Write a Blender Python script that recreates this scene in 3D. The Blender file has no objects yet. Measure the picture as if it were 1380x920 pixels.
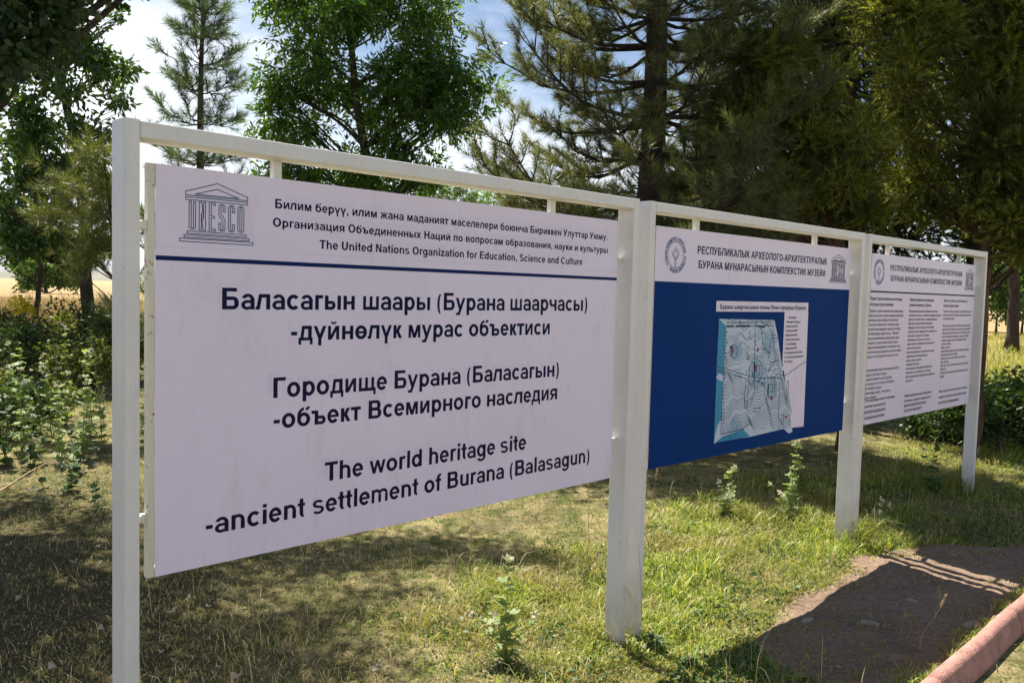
import bpy, math, random
import numpy as np
from mathutils import Matrix, Vector
from mathutils.geometry import delaunay_2d_cdt
random.seed(7); RNG = np.random.default_rng(7)
S = bpy.context.scene
C = S.collection
R = math.radians
PI = math.pi

# ---------------------------------------------------------------- camera
F_PX, PITCH, ROLL, CAMH = 1149.36, .0585, .0265, 1.6
cam = bpy.data.cameras.new('camera'); cam.sensor_width = 36; cam.lens = 36*F_PX/1380
cam.clip_end = 60000; cam.clip_start = .05
cam_o = bpy.data.objects.new('camera', cam); C.objects.link(cam_o); S.camera = cam_o
cp, sp, cr, sr = math.cos(PITCH), math.sin(PITCH), math.cos(ROLL), math.sin(ROLL)
r_ = Vector((1, 0, 0)); f_ = Vector((0, cp, -sp)); u_ = Vector((0, sp, cp))
ex = cr*r_ + sr*u_; ey = -sr*r_ + cr*u_; ez = -f_
cam_o.matrix_world = Matrix(((ex.x, ey.x, ez.x, 0), (ex.y, ey.y, ez.y, 0), (ex.z, ey.z, ez.z, CAMH), (0, 0, 0, 1)))

# ---------------------------------------------------------------- light
SUN = Vector((-.295, .477, 1.0)).normalized()
SUN_EL = math.asin(SUN.z); SUN_AZ = math.atan2(SUN.x, SUN.y)
w = bpy.data.worlds.new('World'); S.world = w; w.use_nodes = True
nt = w.node_tree; nt.nodes.clear()
def wn(t, **k):
    n = nt.nodes.new(t)
    for a, b in k.items(): setattr(n, a, b)
    return n
wo = wn('ShaderNodeOutputWorld'); bg = wn('ShaderNodeBackground'); sky = wn('ShaderNodeTexSky')
sky.sky_type = 'NISHITA'; sky.sun_disc = False; sky.sun_elevation = SUN_EL; sky.sun_rotation = SUN_AZ
sky.air_density = 1.0; sky.dust_density = .3; sky.ozone_density = 3.0
tc = wn('ShaderNodeTexCoord'); mp = wn('ShaderNodeMapping'); mp.inputs['Scale'].default_value = (1, 1, 2.6)
mp.inputs['Location'].default_value = (.35, .1, .2)
nz = wn('ShaderNodeTexNoise'); nz.inputs['Scale'].default_value = 1.7; nz.inputs['Detail'].default_value = 9; nz.inputs['Roughness'].default_value = .6
rp = wn('ShaderNodeValToRGB'); rp.color_ramp.elements[0].position = .40; rp.color_ramp.elements[1].position = .60
mix = wn('ShaderNodeMix', data_type='RGBA')
L = nt.links
L.new(tc.outputs['Generated'], mp.inputs[0]); L.new(mp.outputs[0], nz.inputs['Vector']); sz_ = wn('ShaderNodeSeparateXYZ'); L.new(tc.outputs['Generated'], sz_.inputs[0])
el = wn('ShaderNodeMath', operation='MULTIPLY_ADD'); L.new(sz_.outputs[2], el.inputs[0]); el.inputs[1].default_value = -.34; el.inputs[2].default_value = .03   # more cloud low in the sky, blue overhead
ad = wn('ShaderNodeMath', operation='ADD'); L.new(nz.outputs['Fac'], ad.inputs[0]); L.new(el.outputs[0], ad.inputs[1]); L.new(ad.outputs[0], rp.inputs[0])
L.new(rp.outputs['Color'], mix.inputs[0]); L.new(sky.outputs[0], mix.inputs[6]); mix.inputs[7].default_value = (12.5, 12.9, 13.5, 1)
L.new(mix.outputs[2], bg.inputs[0]); bg.inputs[1].default_value = .05; L.new(bg.outputs[0], wo.inputs[0])
sl = bpy.data.lights.new('sun', 'SUN'); sl.energy = 5.0; sl.angle = R(.53); sl.color = (1, .94, .84)
so = bpy.data.objects.new('sun', sl); C.objects.link(so); so.rotation_euler = SUN.to_track_quat('Z', 'Y').to_euler()
S.view_settings.view_transform = 'Standard'; S.view_settings.look = 'None'
S.view_settings.exposure = 1.22; S.view_settings.gamma = 1
S.cycles.max_bounces = 6; S.cycles.transparent_max_bounces = 4; S.cycles.use_denoising = True

# ---------------------------------------------------------------- helpers
def W(px, py, D):
    """world point seen at photo pixel (px,py), D metres ahead"""
    qx = (px-690)/F_PX; qy = (py-460)/F_PX
    X = qx*cr + qy*sr; Y = -qx*sr + qy*cr
    d = (X, cp - Y*sp, -sp - Y*cp); k = D/d[1]
    return Vector((d[0]*k, D, CAMH + d[2]*k))
def sstep(a, b, x):
    t = np.clip((x-a)/(b-a), 0, 1); return t*t*(3-2*t)
A1 = .7835
def to_st(x, y):
    dx, dy = x+1.0016, y-2.2
    return dx*math.sin(A1)+dy*math.cos(A1), -dx*math.cos(A1)+dy*math.sin(A1)
def gz(x, y):
    s, t = to_st(x, y)
    return .062*np.maximum(sstep(2.4, 4.2, s), sstep(-.05, -.7, t)*sstep(.8, 2.2, s))*(1-sstep(30, 60, y)) + .012*np.sin(x*2.1+.5*y)*np.cos(y*1.7) + .006*np.sin(x*7.3+1)*np.sin(y*6.1)
def gp(px, py, h=0.0):
    """ground point seen at pixel"""
    D = 5.0
    for _ in range(30):
        p = W(px, py, D); z = float(gz(p.x, p.y))+h
        D *= (CAMH-z)/(CAMH-p.z) if CAMH-p.z > 1e-3 else 1
    p = W(px, py, D); return Vector((p.x, p.y, float(gz(p.x, p.y))))
def tag(o, label=None, cat=None, group=None, kind=None):
    if label: o['label'] = label
    if cat: o['category'] = cat
    if group: o['group'] = group
    if kind: o['kind'] = kind
    return o
def empty(name, loc=(0, 0, 0), rz=0):
    o = bpy.data.objects.new(name, None); C.objects.link(o); o.location = loc; o.rotation_euler = (0, 0, rz)
    o.empty_display_size = .1; return o
def link(name, me, m, parent=None):
    o = bpy.data.objects.new(name, me); C.objects.link(o)
    if m is not None and len(me.materials) == 0: me.materials.append(m)
    if parent is not None: o.parent = parent
    return o
def copy_tree(o, parent=None):
    c = o.copy(); C.objects.link(c)
    if parent is not None: c.parent = parent
    for ch in [x for x in o.children]: copy_tree(ch, c)
    return c
def np_mesh(name, V, Fc, n, smooth=False):
    """V (k,3), Fc (m,n) faces"""
    me = bpy.data.meshes.new(name); V = np.ascontiguousarray(V, np.float32); Fc = np.ascontiguousarray(Fc, np.int32)
    me.vertices.add(len(V)); me.vertices.foreach_set('co', V.ravel())
    me.loops.add(Fc.size); me.loops.foreach_set('vertex_index', Fc.ravel())
    me.polygons.add(len(Fc)); me.polygons.foreach_set('loop_start', np.arange(len(Fc), dtype=np.int32)*n)
    me.update(calc_edges=True)
    if smooth: me.polygons.foreach_set('use_smooth', np.ones(len(Fc), bool))
    return me
class MB:
    def __init__(s): s.v = []; s.f = []
    def box(s, x0, x1, y0, y1, z0, z1, bev=0):
        if bev <= 0:
            b = len(s.v)
            s.v += [(x0, y0, z0), (x1, y0, z0), (x1, y1, z0), (x0, y1, z0), (x0, y0, z1), (x1, y0, z1), (x1, y1, z1), (x0, y1, z1)]
            s.f += [(b, b+3, b+2, b+1), (b+4, b+5, b+6, b+7), (b, b+1, b+5, b+4), (b+1, b+2, b+6, b+5), (b+2, b+3, b+7, b+6), (b+3, b, b+4, b+7)]
            return
        # rounded rectangle section extruded along the longest axis
        d = [x1-x0, y1-y0, z1-z0]; ax = d.index(max(d))
        lo = [x0, y0, z0]; hi = [x1, y1, z1]; i, j = [k for k in range(3) if k != ax]
        prof = []
        for (cx, cy, a0) in ((hi[i]-bev, hi[j]-bev, 0), (lo[i]+bev, hi[j]-bev, 90), (lo[i]+bev, lo[j]+bev, 180), (hi[i]-bev, lo[j]+bev, 270)):
            for q in (0, 30, 60, 90): prof.append((cx+bev*math.cos(R(a0+q)), cy+bev*math.sin(R(a0+q))))
        b = len(s.v); n = len(prof)
        for e in (lo[ax], hi[ax]):
            for (p, q) in prof:
                c = [0, 0, 0]; c[ax] = e; c[i] = p; c[j] = q; s.v.append(tuple(c))
        fl = (ax == 1)
        for k in range(n):
            a, c = b+k, b+(k+1) % n
            s.f.append((a, c, c+n, a+n) if not fl else (a, a+n, c+n, c))
        s.f.append(tuple(range(b+n, b+2*n)) if not fl else tuple(range(b+2*n-1, b+n-1, -1)))
        s.f.append(tuple(range(b+n-1, b-1, -1)) if not fl else tuple(range(b, b+n)))
    def tube(s, pts, rad, n=7, cap=True):
        pts = [Vector(p) for p in pts]
        if not hasattr(rad, '__len__'): rad = [rad]*len(pts)
        b = len(s.v); up = None
        for i, p in enumerate(pts):
            d = (pts[min(i+1, len(pts)-1)]-pts[max(i-1, 0)])
            d = d.normalized() if d.length > 1e-9 else Vector((0, 0, 1))
            if up is None: up = Vector((1, 0, 0)) if abs(d.x) < .8 else Vector((0, 1, 0))
            a = (up-d*up.dot(d)).normalized(); c = d.cross(a); up = a
            for k in range(n):
                t = 2*PI*k/n; s.v.append(tuple(p+(a*math.cos(t)+c*math.sin(t))*rad[i]))
        for i in range(len(pts)-1):
            for k in range(n):
                q, e = b+i*n+k, b+i*n+(k+1) % n
                s.f.append((q, e, e+n, q+n))
        if cap:
            s.f.append(tuple(b+k for k in range(n-1, -1, -1))); e = b+(len(pts)-1)*n; s.f.append(tuple(e+k for k in range(n)))
    def build(s, name, m, parent=None, smooth=False):
        me = bpy.data.meshes.new(name); me.from_pydata(s.v, [], s.f); me.update()
        if smooth: me.polygons.foreach_set('use_smooth', np.ones(len(me.polygons), bool))
        return link(name, me, m, parent)

# ---------------------------------------------------------------- materials
def newmat(name):
    m = bpy.data.materials.new(name); m.use_nodes = True; n = m.node_tree; b = n.nodes['Principled BSDF']
    return m, n, b
def add(n, t, **k):
    x = n.nodes.new(t)
    for a, b in k.items(): setattr(x, a, b)
    return x
def ramp(n, src, stops):
    r = add(n, 'ShaderNodeValToRGB'); e = r.color_ramp.elements
    while len(e) < len(stops): e.new(.5)
    for i, (p, c) in enumerate(stops): e[i].position = p; e[i].color = (*c, 1)
    n.links.new(src, r.inputs[0]); return r.outputs[0]
def noise(n, scale, detail=4, rough=.55, obj=False, stretch=None):
    g = add(n, 'ShaderNodeTexCoord') if obj else add(n, 'ShaderNodeNewGeometry')
    v = g.outputs['Object'] if obj else g.outputs['Position']
    if stretch:
        mm = add(n, 'ShaderNodeMapping'); mm.inputs['Scale'].default_value = stretch; n.links.new(v, mm.inputs[0]); v = mm.outputs[0]
    t = add(n, 'ShaderNodeTexNoise'); t.inputs['Scale'].default_value = scale; t.inputs['Detail'].default_value = detail; t.inputs['Roughness'].default_value = rough
    n.links.new(v, t.inputs['Vector']); return t.outputs['Fac']
def mixc(n, fac, a, b, mode='MIX'):
    x = add(n, 'ShaderNodeMix', data_type='RGBA', blend_type=mode)
    for s, v in ((0, fac), (6, a), (7, b)):
        if isinstance(v, (int, float)): x.inputs[s].default_value = v
        elif isinstance(v, tuple): x.inputs[s].default_value = (*v, 1)
        else: n.links.new(v, x.inputs[s])
    return x.outputs[2]
def bump(n, b, h, strength=.3, dist=.01):
    x = add(n, 'ShaderNodeBump'); x.inputs['Strength'].default_value = strength; x.inputs['Distance'].default_value = dist
    n.links.new(h, x.inputs['Height']); n.links.new(x.outputs[0], b.inputs['Normal'])
def M_noise(name, stops, scale=6, rough=.8, detail=5, bmp=0, bscale=60, obj=False, stretch=None, spec=.3, bd=.01):
    m, n, b = newmat(name)
    n.links.new(ramp(n, noise(n, scale, detail, .6, obj, stretch), stops), b.inputs['Base Color'])
    b.inputs['Roughness'].default_value = rough; b.inputs['Specular IOR Level'].default_value = spec
    if bmp: bump(n, b, noise(n, bscale, 4, .6, obj, stretch), bmp, bd)
    return m
def M_leaf(name, cols, trans=.45, rough=.5, spec=.35, tcol=None, patch=None):
    """leaf material: colour differs from leaf to leaf, light passes through"""
    m, n, b = newmat(name)
    g = add(n, 'ShaderNodeNewGeometry')
    k = len(cols); c = ramp(n, g.outputs['Random Per Island'], [(i/(k-1), cc) for i, cc in enumerate(cols)])
    if patch:
        c = mixc(n, ramp(n, noise(n, patch[1], 3, .5), [(.42, (0, 0, 0)), (.62, (1, 1, 1))]), c, mixc(n, .75, c, patch[0]))
    bump(n, b, noise(n, 2.6, 2, .5, True), .35, .02)
    n.links.new(c, b.inputs['Base Color']); b.inputs['Roughness'].default_value = rough; b.inputs['Specular IOR Level'].default_value = spec
    t = add(n, 'ShaderNodeBsdfTranslucent')
    n.links.new(mixc(n, 1.0, c, tcol or (1.25, 1.3, .75), 'MULTIPLY'), t.inputs[0])
    x = add(n, 'ShaderNodeMixShader'); x.inputs[0].default_value = trans
    o = n.nodes['Material Output']; n.links.new(b.outputs[0], x.inputs[1]); n.links.new(t.outputs[0], x.inputs[2]); n.links.new(x.outputs[0], o.inputs[0])
    return m
def paint(name, base, dirt, rust=False, lowdirt=0):
    m, n, b = newmat(name)
    c = ramp(n, noise(n, 5, 6, .65, True), [(.3, tuple(v*.90 for v in base)), (.7, base)])
    sp_ = ramp(n, noise(n, 75, 3, .7, True), [(.665, (0, 0, 0)), (.70, (1, 1, 1))])
    c = mixc(n, mixc(n, .75, (0, 0, 0), sp_), c, (.22, .13, .08))
    st = ramp(n, noise(n, 9, 6, .7, True, (6, 6, .5)), [(.50, (0, 0, 0)), (.78, (1, 1, 1))])
    c = mixc(n, mixc(n, .25, (0, 0, 0), st), c, dirt)
    if rust:
        rr = ramp(n, noise(n, 30, 5, .7, True), [(.60, (0, 0, 0)), (.66, (1, 1, 1))]); c = mixc(n, rr, c, (.20, .08, .03))
    g = add(n, 'ShaderNodeNewGeometry'); sx = add(n, 'ShaderNodeSeparateXYZ'); n.links.new(g.outputs['Position'], sx.inputs[0])
    lo = add(n, 'ShaderNodeMapRange'); lo.inputs[1].default_value = .38; lo.inputs[2].default_value = .05; n.links.new(sx.outputs[2], lo.inputs[0])
    mu = add(n, 'ShaderNodeMath', operation='MULTIPLY'); n.links.new(lo.outputs[0], mu.inputs[0]); n.links.new(noise(n, 14, 5, .7, True), mu.inputs[1])
    c = mixc(n, mu.outputs[0], c, (.30, .24, .17))
    n.links.new(c, b.inputs['Base Color']); b.inputs['Roughness'].default_value = .42
    bump(n, b, noise(n, 90, 4, .6, True), .12, .002)
    return m
m_paint = paint('white_gloss_paint', (.79, .755, .74), (.50, .44, .37))
m_rustpaint = paint('rusty_white_paint', (.70, .68, .58), (.45, .36, .22), True)
def M_print(name, base, var=.05, dirt=.16, rough=.38):
    m, n, b = newmat(name)
    c = ramp(n, noise(n, 2.2, 5, .6, True), [(.3, tuple(v*(1-var) for v in base)), (.7, base)])
    g = ramp(n, noise(n, 11, 6, .7, True, (1, 1, .3)), [(.55, (0, 0, 0)), (.8, (1, 1, 1))])
    c = mixc(n, mixc(n, dirt, (0, 0, 0), g), c, (.45, .40, .36))
    n.links.new(c, b.inputs['Base Color']); b.inputs['Roughness'].default_value = rough; b.inputs['Specular IOR Level'].default_value = .25 if max(base) > .3 else .06
    return m
m_sheet = M_print('lilac_white_sheet', (.84, .74, .93), .06, .30, .30)
m_blue = M_print('blue_vinyl', (.0, .036, .19), .12, .0, .6)
m_ink = M_print('navy_ink', (.008, .010, .055), .1, .02)
m_ink2 = M_print('dark_violet_ink', (.018, .008, .05), .1, .02)
m_line = M_print('navy_line_vinyl', (.005, .018, .11), .1, .02)
m_teal = M_print('teal_line_ink', (.008, .06, .15), .1, .02)
m_emblem = M_print('blue_emblem_ink', (.0, .085, .24), .1, .02)
m_ghost = M_print('ghost_print', (.77, .69, .89), .02)
m_grey = M_print('grey_line_ink', (.16, .13, .20), .1)
m_body = M_print('grey_text_ink', (.10, .08, .14), .1)
m_map = M_print('pale_map_blue', (.55, .63, .80), .08)
m_mapt = M_print('turquoise_map', (.02, .27, .48), .08)
m_mapl = M_print('map_line_ink', (.02, .07, .11), .1)
m_red = M_print('red_mark', (.35, .02, .02), .1)
m_kerb = M_noise('pink_concrete', [(.28, (.16, .09, .07)), (.40, (.40, .20, .16)), (.60, (.50, .27, .215)), (.78, (.60, .38, .30))], 14, .95, 14, 1.0, 110, bd=.008)
m_stone = M_noise('pale_stone', [(.3, (.20, .17, .135)), (.7, (.36, .31, .26))], 12, .9, 5, .4, 80)
m_grit = M_noise('dirt_crumbs', [(.3, (.20, .15, .11)), (.6, (.34, .26, .20)), (.8, (.46, .38, .31))], 30, .95)
m_bark = M_noise('pine_bark', [(.3, (.035, .024, .018)), (.7, (.12, .082, .06))], 9, .95, 8, .8, 22, stretch=(1, 1, .25), bd=.04)
m_barkr = M_noise('reddish_bark', [(.3, (.05, .028, .02)), (.7, (.17, .095, .06))], 9, .95, 8, .8, 22, stretch=(1, 1, .2), bd=.03)
m_barkd = M_noise('dark_bark', [(.3, (.025, .02, .016)), (.7, (.07, .055, .042))], 9, .95, 8, .7, 25, stretch=(1, 1, .3), bd=.03)
m_stem = M_noise('green_stem', [(.3, (.16, .20, .07)), (.7, (.26, .28, .11))], 20, .6)
m_drystem = M_noise('dry_stem', [(.3, (.30, .22, .11)), (.7, (.45, .35, .19))], 20, .7)
m_needle = M_leaf('pine_needles', [(.06, .09, .024), (.17, .19, .06), (.32, .31, .14)], .40, .42, .5, (1.3, 1.25, .7), ((.035, .06, .018), 1.3))
m_needleY = M_leaf('olive_pine_needles', [(.05, .09, .02), (.12, .17, .035), (.26, .27, .09)], .35, .42, .5, (1.4, 1.2, .6))
m_needleG = M_leaf('blue_green_needles', [(.05, .10, .05), (.12, .18, .08), (.22, .26, .11)], .35, .42, .5, (1.2, 1.3, .8))
m_juni = M_leaf('juniper_sprays', [(.04, .07, .010), (.13, .17, .02), (.28, .31, .045), (.44, .41, .18)], .48, .45, .4, (1.4, 1.35, .45), ((.03, .05, .01), 1.6))
m_juniD = M_leaf('dark_conifer_sprays', [(.014, .026, .008), (.032, .05, .013), (.06, .075, .02)], .25, .6, .2, (1.3, 1.3, .6))
m_ash = M_leaf('ash_leaves', [(.035, .085, .014), (.075, .15, .024), (.16, .26, .05)], .48, .38, .5, (1.5, 1.55, .5))
m_leafd = M_leaf('dark_tree_leaves', [(.025, .06, .015), (.06, .12, .022), (.13, .21, .045)], .36, .35, .5, (1.4, 1.5, .6))
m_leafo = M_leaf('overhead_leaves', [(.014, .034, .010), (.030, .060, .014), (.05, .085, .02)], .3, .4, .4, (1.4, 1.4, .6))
m_weed = M_leaf('weed_leaves', [(.13, .19, .06), (.26, .33, .12), (.42, .47, .26)], .44, .5, .4, (1.2, 1.25, .6))
m_weedd = M_leaf('dark_weed_leaves', [(.035, .075, .02), (.06, .12, .035), (.10, .17, .05)], .4, .5, .4, (1.3, 1.3, .6))
m_shrub = M_leaf('shrub_leaves', [(.035, .055, .012), (.085, .11, .02), (.20, .20, .05)], .4, .5, .3, (1.3, 1.3, .5))
m_shrubD = M_leaf('dark_shrub_leaves', [(.022, .045, .012), (.045, .085, .02), (.09, .14, .035)], .3, .4, .4, (1.3, 1.3, .6))
m_yellow = M_leaf('yellow_flowers', [(.5, .42, .02), (.6, .5, .03)], .4, .6, .2, (1.1, 1.1, .6))
m_flower = M_leaf('pale_flowers', [(.55, .48, .36), (.66, .62, .5)], .35, .6, .2, (1, 1, .9))
m_dryleaf = M_leaf('fallen_leaf', [(.26, .20, .13), (.40, .33, .24), (.48, .44, .36)], .2, .7, .2, (1, .9, .7))
m_grassG = M_leaf('lush_grass', [(.06, .11, .010), (.15, .25, .020), (.29, .38, .035), (.44, .45, .09), (.62, .53, .27)], .38, .45, .35, (1.2, 1.25, .45), ((.30, .24, .10), 1.7))
m_grassL = M_leaf('lawn_grass', [(.10, .13, .022), (.26, .28, .075), (.50, .43, .19), (.70, .60, .34)], .30, .55, .25, (1.15, 1.15, .6), ((.10, .13, .03), 1.3))
m_drygrass = M_leaf('dry_stalks', [(.34, .27, .13), (.55, .46, .25), (.64, .55, .33)], .3, .6, .2, (1.1, 1, .7))
m_grassF = M_leaf('dry_field_grass', [(.30, .21, .10), (.44, .32, .16), (.54, .42, .24), (.30, .24, .11)], .3, .7, .2, (1.1, 1, .7))
m_litter = M_leaf('ground_litter', [(.06, .05, .028), (.12, .10, .055), (.25, .20, .12), (.08, .09, .035)], .2, .8, .2, (1.1, 1, .6))

# ---------------------------------------------------------------- ground
def ground_mat():
    m, n, b = newmat('lawn_soil_and_field')
    fine = noise(n, 55, 8, .75); big = noise(n, 1.1, 5, .6); mid = noise(n, 7, 6, .65)
    soil = ramp(n, fine, [(.25, (.055, .042, .028)), (.5, (.13, .10, .062)), (.75, (.26, .205, .125))])
    dry = ramp(n, fine, [(.25, (.13, .105, .045)), (.5, (.33, .27, .13)), (.75, (.56, .47, .26))])
    grn = ramp(n, fine, [(.25, (.035, .05, .012)), (.5, (.09, .115, .03)), (.75, (.20, .21, .08))])
    c = mixc(n, ramp(n, mid, [(.40, (0, 0, 0)), (.60, (1, 1, 1))]), dry, grn)
    c = mixc(n, ramp(n, big, [(.50, (0, 0, 0)), (.66, (.8, .8, .8))]), c, soil)
    g = add(n, 'ShaderNodeNewGeometry'); sx = add(n, 'ShaderNodeSeparateXYZ'); n.links.new(g.outputs['Position'], sx.inputs[0])
    def rng(src, a, e):
        q = add(n, 'ShaderNodeMapRange'); q.inputs[1].default_value = a; q.inputs[2].default_value = e; n.links.new(src, q.inputs[0]); return q.outputs[0]
    field = ramp(n, noise(n, .25, 8, .7), [(.3, (.24, .15, .07)), (.55, (.38, .25, .11)), (.75, (.30, .16, .08))])
    field = mixc(n, .35, field, ramp(n, fine, [(.2, (.16, .12, .06)), (.8, (.55, .44, .25))]))
    c = mixc(n, rng(sx.outputs[1], 15, 22), c, field)
    far = ramp(n, noise(n, .004, 6, .6, False, (1, 3, 1)), [(.35, (.34, .20, .12)), (.5, (.44, .33, .18)), (.65, (.12, .15, .06))])
    c = mixc(n, rng(sx.outputs[1], 90, 400), c, far)
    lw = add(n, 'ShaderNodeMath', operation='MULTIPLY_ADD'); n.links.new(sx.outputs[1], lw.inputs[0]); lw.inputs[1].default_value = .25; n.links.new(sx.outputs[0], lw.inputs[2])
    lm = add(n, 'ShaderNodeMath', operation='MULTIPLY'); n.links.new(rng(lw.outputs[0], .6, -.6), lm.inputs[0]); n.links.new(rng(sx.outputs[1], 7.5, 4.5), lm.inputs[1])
    c = mixc(n, lm.outputs[0], c, mixc(n, .82, dry, (.034, .029, .016)))  # lower left darkened: dark litter, plus tree shade put into the ground colour
    n.links.new(c, b.inputs['Base Color']); b.inputs['Roughness'].default_value = .95; b.inputs['Specular IOR Level'].default_value = .1
    bump(n, b, fine, .8, .03)
    return m
rad = np.concatenate([[0.0], np.geomspace(.4, 14, 120), np.geomspace(15, 24000, 60)]); na = 300
ang = np.linspace(0, 2*PI, na, endpoint=False)
RR, AA = np.meshgrid(rad[1:], ang, indexing='ij'); X = RR*np.sin(AA); Y = RR*np.cos(AA)
Z = np.where(RR < 60, gz(X, Y), 0); Z = Z*(1-sstep(30, 60, RR))
V = np.stack([X, Y, Z], -1).reshape(-1, 3)
i, j = np.meshgrid(np.arange(len(rad)-2), np.arange(na), indexing='ij')
q = np.stack([i*na+j, i*na+(j+1) % na, (i+1)*na+(j+1) % na, (i+1)*na+j], -1).reshape(-1, 4)[:, ::-1]
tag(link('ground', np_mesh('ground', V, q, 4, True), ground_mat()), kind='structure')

def st_xy(s, t):
    return -1.0016+s*math.sin(A1)-t*math.cos(A1), 2.2+s*math.cos(A1)+t*math.sin(A1)
def dirt_mat():
    m, n, b = newmat('packed_dirt')
    fine = noise(n, 40, 10, .8); mid = noise(n, 6, 6, .65)
    c = ramp(n, mid, [(.3, (.11, .065, .038)), (.5, (.23, .145, .09)), (.7, (.36, .24, .155))])
    c = mixc(n, .62, c, ramp(n, fine, [(.3, (.07, .046, .028)), (.5, (.25, .17, .11)), (.72, (.58, .43, .30))]))
    n.links.new(c, b.inputs['Base Color']); b.inputs['Roughness'].default_value = .95
    bump(n, b, fine, .9, .02); return m
ns, ntt = 260, 60
sv = np.linspace(2.35, 14, ns); V = []
for a in sv:
    wob = .05*math.sin(a*3.1)+.04*math.sin(a*7.7+1)+.025*math.sin(a*17)
    t0 = -.215-.5*max(0, 1-(a-2.35)/.9)**2+wob*.9+.03-.72*float(sstep(4.3, 5.7, a))
    t1 = -1.10
    for k in range(ntt):
        t = t0+(t1-t0)*k/(ntt-1); x, y = st_xy(a, t)
        e = min(1, k/4)*min(1, (a-2.35)/.3)
        z = float(gz(x, y))+(.009+.005*math.sin(x*31+y*9)*math.sin(y*27)+.004*math.sin(x*71+4*math.sin(y*13))*math.sin(y*63+x*20))*e-.006*(1-e)
        V.append((x, y, z))
i, j = np.meshgrid(np.arange(ns-1), np.arange(ntt-1), indexing='ij')
q = np.stack([i*ntt+j, i*ntt+j+1, (i+1)*ntt+j+1, (i+1)*ntt+j], -1).reshape(-1, 4)
tag(link('dirt_path', np_mesh('dirt_path', np.array(V), q, 4, True), dirt_mat()), kind='structure')

# kerb: cast lengths laid end to end along the dirt
kerb = empty('kerb'); tag(kerb, kind='structure')
def kerb_stone(s0, s1):
    prof = [(-1.135, -.14), (-1.14, .042), (-1.150, .057), (-1.178, .063), (-1.196, .056), (-1.206, .040), (-1.228, -.02), (-1.232, -.14)]
    mb = MB(); n = len(prof); k = 7
    for i in range(k):
        s = s0+(s1-s0)*i/(k-1)
        for (t, z) in prof:
            x, y = st_xy(s, t+random.uniform(-.0012, .0012)); mb.v.append((x, y, float(gz(x, y))+z+.044+random.uniform(-.001, .001)))
    for i in range(k-1):
        for j in range(n-1): a = i*n+j; mb.f.append((a, a+n, a+n+1, a+1))
    mb.f.append(tuple(range(n))); mb.f.append(tuple(range((k-1)*n+n-1, (k-1)*n-1, -1)))
    return mb.build('kerb_stone', m_kerb, kerb, True)
s = 1.6
while s < 13:
    kerb_stone(s+.005, s+.995); s += 1.0

# distant mountains
def ridge(name, dist, h, seed, amp, m):
    rg = np.random.default_rng(seed); n = 400; az = np.linspace(-1.3, 1.3, n)
    prof = sum(rg.uniform(.4, 1)*np.sin(az*f+rg.uniform(0, 6))/f**.8 for f in (3, 7, 13, 29, 57, 110)); prof = (prof-prof.min())/(np.ptp(prof))
    V = []
    for k, (dd, hh) in enumerate(((0, -30), (.10, .35), (.18, .72), (.25, 1.0), (.45, .5))):
        jit = sum(np.sin(az*f*(1+k)+k*2)/f for f in (37, 91))*8
        z = np.full(n, -30.0) if k == 0 else hh*(h+amp*prof)*(1+.0*jit)
        r = dist*(1+dd*.5)+jit*dist*.004
        V.append(np.stack([r*np.sin(az), r*np.cos(az), z+(0 if k == 0 else 1)*jit*h*.012], -1))
    V = np.concatenate(V); i, j = np.meshgrid(np.arange(4), np.arange(n-1), indexing='ij')
    q = np.stack([i*n+j, i*n+j+1, (i+1)*n+j+1, (i+1)*n+j], -1).reshape(-1, 4)[:, ::-1]
    tag(link(name, np_mesh(name, V, q, 4, True), m), kind='structure')
ridge('mountains', 15000, 200, 5, 300, M_noise('mountain_rock', [(.3, (.10, .11, .09)), (.7, (.26, .23, .19))], .0008, .95))
ridge('hills', 6000, 15, 9, 50, M_noise('hill_scrub', [(.3, (.10, .12, .06)), (.7, (.26, .21, .12))], .003, .95))

# ---------------------------------------------------------------- lettering
CAP, XH = 716, 519
def ring(x0, y0, x1, y1, a0=0, a1=360, w=152, h=125):
    cx, cy, rx, ry = (x0+x1)/2, (y0+y1)/2, (x1-x0)/2, (y1-y0)/2
    k = max(3, int(abs(a1-a0)/360*22)); q = []
    for i in range(k):
        a, b = R(a0+(a1-a0)*i/k), R(a0+(a1-a0)*(i+1)/k)
        o = lambda t: (cx+rx*math.cos(t), cy+ry*math.sin(t)); n = lambda t: (cx+(rx-w)*math.cos(t), cy+(ry-h)*math.sin(t))
        q.append([o(a), o(b), n(b), n(a)])
    return q
def v(x, y0, y1, w=152): return [[(x, y0), (x+w, y0), (x+w, y1), (x, y1)]]
def h(x0, x1, y, t=123): return [[(x0, y), (x1, y), (x1, y+t), (x0, y+t)]]
def d(x0, y0, x1, y1, w=150): return [[(x0, y0), (x0+w, y0), (x1+w, y1), (x1, y1)]]
def bow(x0, x1, y0, y1, xc=None, w=146, t=112):
    """right-hand bowl of B, P, ь: two bars and a half ring"""
    xc = min(xc or x1-(y1-y0)*.55, x1-w-14)
    return h(x0, xc, y0, t)+h(x0, xc, y1-t, t)+ring(2*xc-x1, y0, x1, y1, -90, 90, w, t)
W2 = 168
G = {}
def g(ch, adv, *parts):
    G[ch] = (adv, [q for p in parts for q in p])
def al(a, b): G[b] = G[a]
g(' ', 270); g('.', 278, v(70, 0, 140)); g(',', 278, v(70, 0, 140), d(85, -130, 130, 10, 70)); g('-', 333, h(45, 290, 190, 130)); g(':', 300, v(80, 0, 130), v(80, 390, 519))
g('!', 300, v(80, 0, 130), v(85, 200, 716, 125)); g(';', 300, v(80, 0, 130), v(80, 390, 519)); g('"', 440, v(60, 470, 716, 110), v(250, 470, 716, 110))
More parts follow.
